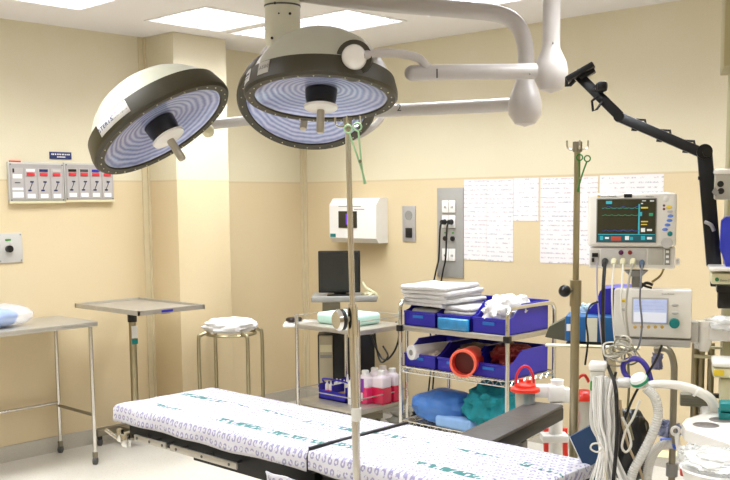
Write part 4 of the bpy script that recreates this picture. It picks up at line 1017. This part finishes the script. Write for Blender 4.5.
cbox(MB(), 648, 249, 663, 265, MD+.005, .01, bev=.002).build('module', mat('putty', '#b8b3a6', .4), t_)
cbox(MB(), 590, 249.5, 599, 265, MD+.004, .01, bev=.002).build('module', GREYP, t_)
cbox(MB(), 592, 253, 598, 257, MD+.001, .01).cyl(G(593, 258, MD), G(593, 262, MD), .004).build('slot', BLACK, t_)
cbox(MB(), 665, 249, 670, 265, MD+.003, .01).build('key_strip', GREYM, t_)
for yy in (252, 257, 262): cbox(MB(), 666, yy-1.5, 669, yy+1, MD, .005).build('key', WHITE, t_)
dots(t_, [(621, 252.5)], MD+.003, .008, mat('plum_socket', '#5a1848', .4), 'socket'); dots(t_, [(630, 252.5)], MD+.003, .007, mat('brick_socket', '#8a2424', .4), 'socket')
for x_ in (605, 614, 623, 633):
    q = G(x_, 261, MD); MB().cyl(q+FH*.01, q-FH*.03-Vector((0, 0, .012)), .011, .008, n=14).build('plug', CREAM if x_ != 605 else BLACK, t_)
q = G(642, 262, MD); MB().cyl(q+FH*.01, q-FH*.02-Vector((0, 0, .015)), .009, .007, n=12).build('plug', mat('slate_blue_plug', '#44586e', .4), t_)
q = G(636, 270, MD+.06); q2 = G(636, 287, MD+.06)
MB().cyl(q2, q, .014, n=16).cyl(q, q+Vector((0, 0, -.02)), .04, .02, n=20).build('mount', GREYM, t_)
cbox(MB(), 676, 259, 680, 265, MD+.03, .04, bev=.004).build('side_latch', WHITE, t_)
VD = 3.15
t_ = thing('ventilator_panel', 'white ventilator control panel with pale blue screen and teal dial', 'control panel', G(652, 348, VD))
cbox(MB(), 614, 289, 691, 339, VD, .07, bev=.006).build('housing', WHITEW, t_)
cbox(MB(), 615, 338, 690.5, 348, VD+.004, .07, bev=.004).build('lower_bar', GREYP, t_)
cbox(MB(), 632, 297.5, 668, 324.5, VD-.002, .005).build('bezel', GREYP, t_)
sg2 = cbox(MB(), 633.5, 299, 666.5, 323, VD-.004, .003).build('screen', mat('pale_blue_screen', '#bcc8ea', .2, emit=.35, var=.1, nscale=60), t_)
cbox(MB(), 634, 312, 666, 322.5, VD-.0052, .001).build('lower_readout', mat('white_blue_screen', '#e2e6f4', .2, emit=.3), sg2)
for yy in (302, 305.5, 309): cbox(MB(), 635, yy, 664, yy+.6, VD-.0052, .001).build('trace', mat('screen_line', '#7f8fce', .3), sg2)
dots(t_, [(635+k*6.8, 327) for k in range(5)], VD, .0055, AMBER, 'button'); dots(t_, [(675, 305), (675, 313)], VD, .011, GREYP, 'oval_key', (1, .5)); dots(t_, [(624, 300.5)], VD, .010, YELLOW, 'oval_key', (1, .6)); dots(t_, [(624, 309)], VD, .010, GREYP, 'oval_key', (1, .6))
q = G(674.5, 323, VD); MB().cyl(q+FH*.01, q-FH*.02, .0165, .015, n=28).build('dial', TEALP, t_)
text('Datex-Ohmeda', .006, basis(G(668, 294, VD-.0005), RH, Vector((0, 0, 1)), -FH), 'lettering', GREYM, t_)
t_ = thing('support_arm', 'white jointed arm holding the ventilator panel on its right side', 'arm', G(705, 350, VD))
cbox(MB(), 690.5, 322, 698, 343, VD+.02, .05, bev=.004).build('bracket', GREYP, t_)
q = G(704, 351, VD+.05); q2 = G(704, 321, VD+.05)
MB().lathe([(.001, 0), (.014, 0), (.020, .018), (.022, .022), (.022, q2.z-q.z-.02), (.024, q2.z-q.z-.018), (.024, q2.z-q.z), (.001, q2.z-q.z)], Matrix.Translation(q), n=28).build('hinge', WHITEW, t_)
cbox(MB(), 709, 325, 760, 343, VD+.03, .05, bev=.008).build('arm_bar', mat('frosted_white', '#e6e2dc', .3), t_)
t_ = thing('plastic_cover', 'crumpled clear plastic cover lying over the white jointed arm', 'plastic cover', G(725, 324, VD))
MB().blob(G(727, 324, VD+.05), (.15, .1, .05), 61, .12, 2.4, e=1, n=36).build('film', mat('wrinkled_film', '#efefec', .1, var=.1, alpha=.6, bump=.6, bscale=30), t_)
# blue rack items behind
t_ = thing('blue_rack_bin', 'tall royal blue plastic bin left of the ventilator panel', 'bin', G(606, 318, 3.60))
pl = [(588, 311), (596, 302), (600, 291), (603, 289), (616, 288), (630, 288), (630, 318), (588, 318)]
P0 = [L(x_, y_, 3.58) for x_, y_ in pl]
Mq = CF @ basis(Vector((0, 3.58, 0)), Vector((1, 0, 0)), Vector((0, 0, 1)), Vector((0, 1, 0)))
MB().prism([(p.x, p.z) for p in P0], 0, .16, Mq).build('tub', RBLUE, t_)
one(MB().blob(G(585, 311, 3.64), (.09, .06, .05), 63, .2, 4), 'blue_white_glove', mat('pale_glove', '#bcd6e8', .4, bump=.3), 'pale blue crumpled glove beside the tall royal blue bin', 'glove')
t_ = thing('steel_blue_box', 'steel blue equipment box left of the ventilator panel with small white label', 'equipment box', G(590, 345, 3.52))
cbox(MB(), 565, 316, 628, 343.5, 3.50, .18, bev=.006).build('casing', SBLUE, t_)
cbox(MB(), 566, 343, 628, 346, 3.498, .18).build('base_strip', DGREY, t_)
cbox(MB(), 566.5, 324, 570.5, 331, 3.497, .004).build('label', WHITE, t_)
pl = [L(x_, y_, 3.58) for x_, y_ in ((566, 318), (549, 327), (545, 337), (566, 341))]
MB().prism([(p.x, p.z) for p in pl], 0, .10, Mq).build('side_wedge', mat('olive_grey_rubber', '#54523f', .6), t_)
one(cbox(MB(), 586, 318, 597, 342, 3.485, .003), 'hanging_note', mat('cream_paper', '#e2dfca', .8), 'cream paper strip hanging on the steel blue box', 'note')
q = L(608, 349, 3.75)
one(cbox(MB(), 545, 346.5, 640, 348.5, 3.75, .05).box((q.x, 3.76, .0), (q.x+.03, 3.79, q.z), CF), 'equipment_rail', CREAM, 'cream horizontal rail below the steel blue box', 'rail')

# cables from the monitor
def rope(pts, r, mt, name, label, cat='cable', group=None, n=6):
    b = MB(); b.tube(pts, r, n=n); return one(b, name, mt, label, cat, group)
CD = 3.1
rope([G(605, 263, 3.16), G(603.5, 285, CD), G(603, 315, CD), G(604, 350, CD), G(608, 366, CD-.08), G(615, 385, CD-.25), G(617, 410, CD-.27), G(617, 440, CD-.27), G(613, 485, CD-.27)], .0062, BLACK, 'black_lead', 'thick black lead running straight down from the monitor rack')
rope([G(614, 264, 3.16), G(612, 290, CD), G(613, 320, CD), G(616, 345, CD), G(622, 350, CD)], .003, CABLEW, 'white_lead', 'white lead hanging from the second plug of the monitor rack')
rope([G(623, 264, 3.16), G(622, 285, CD), G(621, 310, CD-.02), G(627, 335, CD-.02), G(625, 350, CD-.02)], .003, CABLEW, 'white_lead', 'white lead hanging from the third plug, crossing left of the pale screen')
rope([G(633, 264, 3.16), G(629, 280, CD), G(626, 310, CD-.03), G(629, 340, CD-.03)], .0035, CABLEG, 'grey_lead', 'light grey lead hanging from the fourth plug of the monitor rack')
rope([G(642, 265, 3.16), G(641, 280, CD-.03), G(640, 300, CD-.04), G(642, 325, CD-.04), G(639, 345, CD-.04), G(634, 352, CD-.04)], .003, mat('slate_cable', '#6e7076', .5), 'grey_lead', 'slate grey lead crossing in front of the pale ventilator screen')
rope([G(597, 262, 3.17), G(597, 290, CD+.1), G(599, 315, CD+.1), G(601, 335, CD+.1), G(603, 352, CD+.1)], .0025, mat('lilac_cable', '#b9b2c6', .5), 'thin_lead', 'thin lilac lead hanging at the left of the monitor rack')
rope([G(598, 302, 3.2), G(590, 306, 3.18), G(586, 320, 3.16), G(588, 340, 3.16), G(585, 365, 3.15)], .0035, BLACK, 'black_lead', 'thin black lead looping over the steel blue box')
rope([G(652, 282, 3.3), G(660, 276, 3.32), G(664, 268, 3.34)], .004, mat('tan_cable', '#a88f52', .5), 'tan_lead', 'short tan lead curving under the monitor rack')
t_ = thing('cable_knot', 'black cable tie knot on the monitor mount', 'cable tie', G(644, 284, 3.2))
b = MB(); b.tube([G(640, 288, 3.12), G(646, 283, 3.12), G(653, 285, 3.12)], .005).tube([G(640, 282, 3.12), G(645, 286, 3.12), G(652, 288, 3.12)], .004); b.build('tie', BLACK, t_)
random.seed(5)
t_ = thing('coiled_cables', 'tangle of grey coiled leads below the left of the ventilator panel', 'cables', G(622, 372, 3.08))
for k in range(11):
    cx_, cy_ = 623+random.uniform(-9, 9), 350+random.uniform(-8, 8); rx, ry = random.uniform(6, 13), random.uniform(4, 9); ph = random.random()*6; dd = 3.0+random.uniform(0, .08)
    b = MB(); b.tube([G(cx_+rx*math.cos(ph+q*PI/4)*(1+.12*math.sin(q*2+k)), cy_+ry*math.sin(ph+q*PI/4+.3*math.sin(q+k)), dd+.01*math.sin(q)) for q in range(8)], .0028, n=6, closed=True, res=5)
    b.build('coil', [CABLEG, CABLEW, mat('olive_cable', '#8f8a74', .5)][k % 3], t_)
# white connector head with green block and bundle of clear tubes
BD = 2.95
t_ = thing('hose_holder', 'white block hose holder with green connector at the head of the clear tubes', 'hose holder', G(598, 375, BD))
cbox(MB(), 588.5, 363, 606, 372, BD, .06, bev=.006).build('cap', WHITE, t_)
cbox(MB(), 590, 371, 604, 379, BD+.005, .05, bev=.005).build('neck', WHITEW, t_)
cbox(MB(), 590, 381, 597.5, 391.5, BD-.015, .03, bev=.004).build('green_connector', GREEN, t_)
cbox(MB(), 598, 383, 602, 391, BD-.01, .025, bev=.003).build('brown_connector', mat('brown_plug', '#6d4526', .4), t_)
t_ = thing('tube_bundle', 'bundle of clear and milky tubes hanging from the white hose holder', 'tubes', G(606, 485, BD))
random.seed(12)
for k in range(26):
    u = k/25; x0 = 591+u*26+random.uniform(-1, 1); y0 = 378-4*math.sin(u*3)+u*4; dd = BD-.03+random.uniform(-.03, .05)
    x1 = 592+u*22; x2 = 597+u*15+random.uniform(-3, 3); x3 = 590+u*40+random.uniform(-6, 6)
    b = MB(); b.tube([G(x0, y0, dd), G(x1-1, 400, dd), G(x1+random.uniform(-1, 2), 425, dd), G(x2+2, 450, dd), G(x3, 492, dd)], random.choice((.0026, .0034, .0044)), n=7); b.build('tube', [MILK, MATS['soft_clear_tube'] if 'soft_clear_tube' in MATS else mat('soft_clear_tube', '#f2f1ec', .15, var=.03, alpha=.7), WHITE][(k*7) % 3], t_)
b = MB(); b.blob(G(607, 420, BD+.03), (.05, .05, .20), 71, .1, 3); b.build('clear_bag', mat('milky_bag', '#dfdcd2', .3, alpha=.75), t_)
t_ = thing('cord_loop', 'white cord looped in front of the dark blue folders', 'cord', G(594, 455, 2.85))
b = MB(); b.tube([G(x_, y_, 2.84) for x_, y_ in ((602, 449), (597, 452), (591, 449), (592, 444.5), (598, 443.5), (603, 448), (605, 455), (605, 470), (600, 490))], .0028, n=6); b.build('cord', CABLEW, t_)
for k, (pts, mt, lb) in enumerate((
    ([(622, 417), (628, 430), (631, 445), (626, 452), (622, 446), (626, 430), (633, 418), (640, 400)], CABLEW, 'thin cream cord looping between the black cable and breathing hoses'),
    ([(620, 400), (623, 425), (630, 450), (640, 470), (645, 490)], mat('tan_tube', '#bda886', .5), 'tan tube running down through the dark gap between hoses'),
    ([(616, 372), (612, 395), (620, 420), (614, 445), (604, 452), (620, 470), (632, 488)], BLACK, 'black lead weaving through the clear tubes near the folders'),
    ([(662, 345), (655, 362), (640, 385), (630, 405), (622, 430)], BLACK, 'thin straight black lead slanting behind the purple ring'),
    ([(628, 360), (629, 385), (628, 415), (633, 440)], mat('olive_tube', '#8d8663', .5), 'olive coloured thin tube hanging left of the green ringed valve'))):
    rope([G(x_, y_, 2.92+.03*k) for x_, y_ in pts], .004 if k != 2 else .0045, mt, 'thin_cord', lb, 'cord')
# folders
def slab(quad, d, th, mt, name, label, cat, group=None):
    P_ = [L(x_, y_, d) for x_, y_ in quad]; Mq = CF @ basis(Vector((0, d, 0)), Vector((1, 0, 0)), Vector((0, 0, 1)), Vector((0, 1, 0)))
    t_ = thing(name, label, cat, G(sum(q[0] for q in quad)/4, max(q[1] for q in quad), d), group)
    MB().prism([(p.x, p.z) for p in P_], 0, th, Mq).build('cover', mt, t_)
    c = sum((Vector((p.x, p.z)) for p in P_), Vector((0, 0)))/4
    MB().prism([((p.x-c.x)*.98+c.x-.004, (p.z-c.y)*.98+c.y-.002) for p in P_], th*.2, th*.8, Mq).build('pages', WHITE, t_)
slab([(570, 437), (592, 425), (604, 458), (585, 469)], 3.05, .02, FOLDER, 'folder', 'dark blue folder tilted against the tubes right of the drip pole', 'folder', 'dark blue folders')
slab([(575, 476), (581, 462), (603, 462), (601, 495), (582, 495)], 3.1, .02, mat('darker_folder', '#172c4c', .55), 'folder', 'darker blue folder below the tilted one at the photo bottom', 'folder', 'dark blue folders')
# dark equipment behind hoses
t_ = thing('black_pouch', 'black equipment pouch behind the breathing hoses', 'pouch', G(632, 470, 3.3))
MB().blob(G(628, 447, 3.3), (.13, .12, .24), 81, .1, 2).build('pouch', BLACK, t_)
cbox(MB(), 636, 418, 643, 432, 3.28, .05, bev=.004).build('violet_block', PURP, t_)
# purple ring and valve
t_ = thing('purple_ring', 'purple plastic arch above the green ringed valve', 'hose hook', G(640, 385, 3.0))
b = MB(); b.tube([G(x_, y_, 3.02) for x_, y_ in ((631, 381), (624, 372), (624, 363), (632, 359), (640, 360), (647, 368), (651, 381))], .0085, n=10); b.build('arch', PURP, t_)
t_ = thing('breathing_valve', 'round white valve with green ring where the breathing hoses join', 'valve', G(640, 390, 2.95))
vc = G(639, 380, 2.95); vn = (Vector((0, 0, 1))*.75-FH*.4-RH*.35).normalized(); vx = vn.orthogonal().normalized(); Mv = basis(vc, vx, vn.cross(vx), vn)
MB().lathe([(.001, -.02), (.018, -.02), (.024, -.006)], Mv, n=28).lathe([(.026, .004), (.022, .012), (.012, .016), (.001, .017)], Mv, n=28).build('body', WHITE, t_)
MB().lathe([(.024, -.008), (.0275, -.006), (.0275, .003), (.024, .005)], Mv, n=28).build('green_ring', mat('valve_green', '#1f9a6a', .35), t_)
cbox(MB(), 615, 379, 631, 389, 2.97, .05, bev=.01, seg=3).build('white_elbow', MATS['frosted_white'], t_)
t_ = thing('absorber_arm', 'curved white tube arm running right from the green ringed valve to the work surface', 'arm', G(716, 425, 3.0))
b = MB(); b.tube([G(x_, y_, d) for x_, y_, d in ((646, 386, 2.95), (660, 384, 2.95), (682, 386, 2.96), (697, 391, 2.97), (708, 397, 2.98), (713, 404, 2.99), (714, 412, 3.0), (714, 424, 3.0))], lambda u: .0125+.004*u, n=16); b.build('tube', WHITEW, t_)
q = G(695, 391, 2.97); q2 = G(697, 392, 2.97); MB().cyl(q, q2, .0165, n=20).build('joint_ring', WHITE, t_)
def hose(pts, r, label):
    t_ = thing('breathing_hose', label, 'hose', pts[-1], 'corrugated breathing hoses')
    b = MB(); b.tube(pts, r*.8, n=12, res=14); b.build('core', MILK, t_)
    # corrugation rings follow the path
    c = MB(); c.tube(pts, lambda u: r*(1+.05*math.sin(u*2*PI*len(pts)*7)), n=12, res=60); c.build('corrugation', mat('clear_corrugated', '#f4f2ec', .2, var=.03, alpha=.55), t_)
hose([G(x_, y_, 2.93) for x_, y_ in ((646, 388), (655, 398), (658, 415), (652, 435), (642, 455), (633, 472), (628, 490))], .0145, 'clear corrugated hose curving down from the green ringed valve')
hose([G(x_, y_, 2.96) for x_, y_ in ((672, 444), (660, 446), (652, 456), (648, 470), (646, 490))], .014, 'second clear corrugated hose, starting at the blue clip')
# grey pole and clips
gp = G(673.5, 400, 3.12)
t_ = thing('machine_pole', 'grey steel upright with bent top right of the breathing hoses', 'pole', (gp.x, gp.y, 0))
b = MB(); b.tube([G(655, 350, 3.14), G(664, 348.5, 3.13), G(670, 352, 3.12), G(673.5, 362, 3.12), Vector((gp.x, gp.y, G(673, 375, 3.12).z)), Vector((gp.x, gp.y, .9)), Vector((gp.x, gp.y, .5)), Vector((gp.x, gp.y, .02))], .0105, n=14); b.build('tube', STEELD, t_)
zc = G(674, 470, 3.12).z; MB().cyl((gp.x, gp.y, zc-.02), (gp.x, gp.y, zc+.02), .018, n=18).build('collar', GREYM, t_)
MB().cyl((gp.x, gp.y, 0), (gp.x, gp.y, .02), .05, n=20).build('foot', STEELD, t_)
t_ = thing('blue_clip', 'bright blue hose clip with white ring beside the grey upright', 'clip', G(668, 446, 2.98))
cbox(MB(), 660, 439, 672, 442.5, 2.98, .02, bev=.003).tube([G(664, 444, 2.98), G(670, 445, 2.97), G(676, 448, 2.97)], .007, n=8).build('jaws', mat('bright_blue_clip', '#3f6fe0', .35), t_)
b = MB(); b.tube([G(675.5+4*math.cos(k*PI/4), 431+4*math.sin(k*PI/4), 2.97) for k in range(8)], .0045, closed=True, n=8, res=3); b.build('ring', WHITE, t_)
t_ = thing('blue_white_cloth', 'small blue and white wrapper wedged behind the grey upright', 'wrapper', G(668, 436, 3.16))
MB().blob(G(668, 430, 3.17), (.07, .04, .05), 84, .3, 4).build('wrapper', mat('slate_white_wrap', '#8d93b0', .4, var=.4, nscale=40), t_)
t_ = thing('drain_tube', 'white U shaped drain tube below the left corner of the work surface', 'tube', G(684, 457, 2.9))
b = MB(); b.tube([G(x_, y_, 2.95) for x_, y_ in ((677, 434), (678, 445), (681, 454), (686, 454), (689, 447), (691, 440))], .0075, n=10); b.build('tube', WHITE, t_)
# work surface
t_ = thing('anaesthesia_workstation', 'white anaesthesia workstation with round grey recesses at the right edge', 'medical machine', G(730, 470, 2.95))
zt = G(700, 430, 2.75).z
A = [PZ(x_, y_, zt) for x_, y_ in ((682, 424), (686, 419), (708, 412), (735, 409))]
A0 = [CFI @ q for q in A]
f0 = CFI @ PZ(682, 428, zt); 
x1 = A0[-1].x+.45
pol = [(A0[0].x, A0[0].y), (A0[1].x, A0[1].y), (A0[2].x, A0[2].y), (A0[3].x, A0[3].y), (x1, A0[3].y+.1), (x1, f0.y-.22), (f0.x+.17, f0.y-.22), (f0.x+.01, f0.y-.02)]
MB().prism(pol, zt-.032, zt, CF).build('work_surface', WHITEW, t_)
for x_, y_, r in ((706, 425, .034), (722, 420, .034)):
    q = PZ(x_, y_, zt); MB().lathe([(.001, zt+.001), (r, zt+.001), (r+.002, zt)], Matrix.Translation((q.x, q.y, 0)), n=36).build('round_recess', OVAL, t_)
MB().box((f0.x+.06, f0.y-.1, .1), (x1, A0[2].y+.25, zt-.032), CF, bev=.01).build('cabinet', WHITEW, t_)
for k in range(2): MB().box((f0.x+.08, f0.y-.115, .2+k*.28), (x1-.03, f0.y-.1, .45+k*.28), CF, bev=.004).build('drawer', WHITE, t_)
MB().box((f0.x+.02, f0.y-.08, .05), (x1, A0[2].y+.3, .1), CF).build('plinth', GREYM, t_)
t_ = thing('plastic_bowl', 'white bowl wrapped in crumpled clear plastic at the lower right corner', 'bowl', G(718, 475, 2.62))
q = G(724, 482, 2.38)
MB().lathe([(.001, -.06), (.05, -.06), (.085, -.02), (.098, .03), (.102, .032), (.098, .036), (.09, .03), (.001, .0)], Matrix.Translation(q), n=40).build('bowl', WHITE, t_)
MB().blob(q+Vector((.0, 0, .05)), (.19, .18, .05), 91, .12, 2.6, e=1, n=36).build('film', MATS['wrinkled_film'], t_)
one(MB().blob(G(689, 456, 2.6), (.05, .05, .05), 95, .25, 4), 'crumpled_film', MATS['wrinkled_film'], 'crumpled clear film under the left corner of the work surface', 'plastic film')
one(cbox(MB(), 680, 470, 696, 478, 2.9, .06, bev=.006), 'red_box', mat('red_box_paint', '#c33a33', .4), 'small red box at the photo bottom below the work surface', 'box')
t_ = thing('vaporizer', 'teal topped vaporizer knob standing on the white work surface', 'vaporizer', G(727, 416, 2.9))
cbox(MB(), 720, 403, 736, 413, 2.9, .06, bev=.006).build('teal_dial', TEALP, t_); q = L(719, 413, 2.9)
MB().box((q.x, 2.895, zt), (q.x+.06, 2.97, q.z), CF).build('foot', TEALP, t_)
t_ = thing('absorber_canister', 'cream canister with white cap and yellow label at the right edge', 'canister', G(726, 405, 3.0))
cbox(MB(), 712, 361, 745, 369, 3.0, .12, bev=.014, seg=3).build('cap', WHITEW, t_)
cbox(MB(), 713, 368, 745, 379, 3.005, .11, bev=.006).build('collar', CREAM, t_)
cbox(MB(), 714, 370, 724, 376, 3.002, .004).build('yellow_label', YELLOW, t_)
cbox(MB(), 720, 379, 742, 404, 3.03, .08, bev=.008).build('body', CREAM, t_)
cbox(MB(), 704, 394, 722, 399, 3.06, .03, bev=.006).build('black_lever', BLACK, t_)
PD = 3.35
t_ = thing('gas_pipe_rack', 'row of upright brassy steel pipes behind the curved white arm', 'pipe rack', G(705, 400, PD))
for x_ in (694, 700.5, 710):
    q = G(x_, 396, PD); MB().cyl((q.x, q.y, .3), (q.x, q.y, G(x_, 343, PD).z), .011, n=14).build('pipe', BRASSY, t_)
for y_ in (357,): MB().cyl(G(694, 356, PD-.02), G(745, 359, PD-.02), .006, n=10).build('cross_bar', CREAM, t_)
MB().cyl(G(710, 347.5, PD-.02), G(745, 349, PD-.02), .005, n=10).build('cross_bar', CREAM, t_)
MB().cyl(G(694, 345, PD), G(706, 345, PD), .015, n=14).build('white_head', WHITE, t_)
cbox(MB(), 680, 394, 712, 408, PD-.04, .05, bev=.006).build('vent_block', mat('sage_grey', '#8d8a74', .5), t_)
for k in range(4): cbox(MB(), 682, 398+k*2.5, 710, 399+k*2.5, PD-.043, .004).build('vent_slat', GREYM, t_)
q = L(680, 408, PD); MB().box((q.x, PD, .0), (q.x+.3, PD+.05, .3), CF).build('foot', STEELD, t_)
one(cbox(MB(), 644, 457, 700, 460, 3.4, .1, bev=.003), 'low_shelf', mat('cream_shelf', '#d8cf9f', .5), 'cream low shelf edge behind the hoses at the photo bottom', 'shelf')
one(MB().blob(G(657, 362, 3.4), (.03, .02, .06), 97, .3, 4), 'wall_leaf', mat('lilac_grey_wrap', '#8f8fb0', .5, var=.3, nscale=60), 'small lilac wrapper hanging left of the grey upright', 'wrapper')

# ---------------------------------------------------------------- black articulated arm
t_ = thing('equipment_arm', 'long black articulated arm reaching up and left from the right edge', 'arm', G(712, 265, 3.0))
def seg(a, b, w_, th, name, mt=BLACKM, ov=0):
    ax = (b-a).normalized(); y = ax.cross(-FH).normalized(); z = ax.cross(y)
    return MB().box((-ov, -w_/2, -th/2), ((b-a).length+ov, w_/2, th/2), basis(a, ax, y, z), bev=.004).build(name, mt, t_)
E0 = G(714, 266, 3.0); E1_ = G(704.5, 152, 3.0); E2 = G(619, 117, 3.1); E3 = G(576, 73, 3.15)
seg(E0, E1_, .042, .04, 'lower_boom', ov=.0); seg(G(702, 153, 3.02), E2, .030, .03, 'middle_boom'); seg(G(621, 117.5, 3.1), E3, .031, .035, 'upper_boom')
MB().cyl(E1_-FH*.03, E1_+FH*.03, .022, n=20).build('elbow', BLACKM, t_)
MB().cyl(G(707, 153, 3.0)-FH*.04, G(707, 153, 3.0)+FH*.035, .013, n=16).build('elbow_knob', BLACK, t_)
MB().cyl(E2-FH*.02, E2+FH*.02, .016, n=18).build('elbow', BLACKM, t_)
MB().cyl(G(616, 115, 3.1), G(624, 119, 3.1), .015, n=12).build('clamp_ring', DGREY, t_)
seg(G(567, 80, 3.12), G(594, 64.5, 3.12), .018, .05, 'head_plate'); seg(G(580, 78, 3.14), G(595, 70, 3.14), .016, .035, 'head_block')
b = MB(); b.tube([G(567, 77, 3.12), G(566.5, 86, 3.12), G(570, 85, 3.12), G(575, 80, 3.12)], .006, smooth=False, n=6); b.build('head_hook', BLACKM, t_)
MB().sphere(G(601, 87, 3.1), .018).cyl(G(601, 86, 3.1), G(592, 92, 3.12), .007).build('lock_knob', BLACK, t_)
cbox(MB(), 597, 81, 607, 91, 3.08, .03, bev=.008).build('lock_cap', BLACK, t_)
def clip(pts): b = MB(); b.tube([G(x_, y_, 3.09) for x_, y_ in pts], .0042, smooth=False, n=6); b.build('cable_clip', BLACKM, t_)
clip([(634, 125), (636, 119.5), (645, 120), (646, 127)]); clip([(659, 135), (660, 130), (670, 130.5), (671, 138)]); clip([(683, 146), (684, 140.5), (694, 141), (695, 148)]); clip([(598, 96), (592, 101), (593, 111), (597, 109), (602, 102)])
for x_, y_ in ((634, 131), (659, 142), (685, 153)): MB().cyl(G(x_+1, y_-7, 3.1), G(x_, y_, 3.1), .009, n=8).build('lower_stud', BLACKM, t_)
cbox(MB(), 698, 176, 705, 180, 2.98, .02, bev=.003).build('side_pin', BLACKM, t_)
b = MB(); b.tube([G(705, 222, 2.97), G(711, 225, 2.96), G(714, 231, 2.96)], .006, n=6); b.build('grey_latch', GREYM, t_)
cbox(MB(), 711, 266, 726, 287, 3.0, .04, bev=.003).build('lower_mount', BLACKM, t_)
# items beside it
t_ = thing('gauge_box', 'grey box with two dark round outlets beside the black arm', 'outlet box', G(725, 200, 2.95))
cbox(MB(), 715, 173, 745, 199.5, 2.93, .08, bev=.005).build('casing', mat('warm_grey_box', '#b4ae9e', .4), t_)
cbox(MB(), 714, 169, 745, 174, 2.925, .1, bev=.006).build('top_lid', WHITEW, t_)
dots(t_, [(720.5, 184), (721, 191)], 2.93, .009, BLACK, 'outlet')
pl = [L(x_, y_, 2.92) for x_, y_ in ((712, 192), (715, 187), (719, 192), (716, 197))]
Mq2 = CF @ basis(Vector((0, 2.92, 0)), Vector((1, 0, 0)), Vector((0, 0, 1)), Vector((0, 1, 0)))
MB().prism([(p.x, p.z) for p in pl], 0, .01, Mq2).build('side_tab', GREYM, t_)
t_ = thing('hanging_blue_bag', 'royal blue bag standing on the white tray at the right edge', 'bag', G(728, 268, 2.9))
pl = [L(x_, y_, 2.88) for x_, y_ in ((726, 217), (722, 221), (720.5, 249), (725, 262), (726, 267.5), (760, 268), (760, 214))]
Mq3 = CF @ basis(Vector((0, 2.88, 0)), Vector((1, 0, 0)), Vector((0, 0, 1)), Vector((0, 1, 0)))
MB().prism([(p.x, p.z) for p in pl], 0, .07, Mq3).build('bag', mat('bag_blue', '#3540c0', .4, var=.15), t_)
t_ = thing('white_device', 'white slim device with green logo on a small black mount at the right edge', 'device', G(722, 285, 2.88))
cbox(MB(), 709, 267.5, 760, 272, 2.84, .14, bev=.004).build('tray', WHITEW, t_)
cbox(MB(), 711, 273.5, 760, 285, 2.86, .12, bev=.006).build('casing', CREAM, t_)
q = G(717, 279.5, 2.858); MB().cyl(q+FH*.004, q-FH*.002, .0055, n=16).build('logo', mat('logo_green', '#2f7a4a', .4), t_)
text('Datex-Ohmeda', .0075, basis(G(729, 280.5, 2.857), RH, Vector((0, 0, 1)), -FH), 'lettering', DGREY, t_)
cbox(MB(), 717, 286, 745, 293, 2.88, .07).build('mount', BLACK, t_)
cbox(MB(), 718, 292, 732, 309, 2.89, .05, bev=.003).build('mount_block', BLACK, t_)
t_ = thing('ceiling_pendant', 'olive beige ceiling supply pendant cut by the right edge', 'pendant', G(760, 0, 3.2))
a = L(723.5, 66, 3.2); MB().box((a.x, 3.2, a.z), (a.x+.3, 3.45, H), CF, bev=.004).build('upper_box', OLIVEB, t_)
a2 = L(728, 190, 3.22); MB().box((a2.x, 3.22, .9), (a2.x+.26, 3.43, a.z), CF, bev=.004).build('lower_box', mat('pendant_lower', '#a8a078', .5), t_)
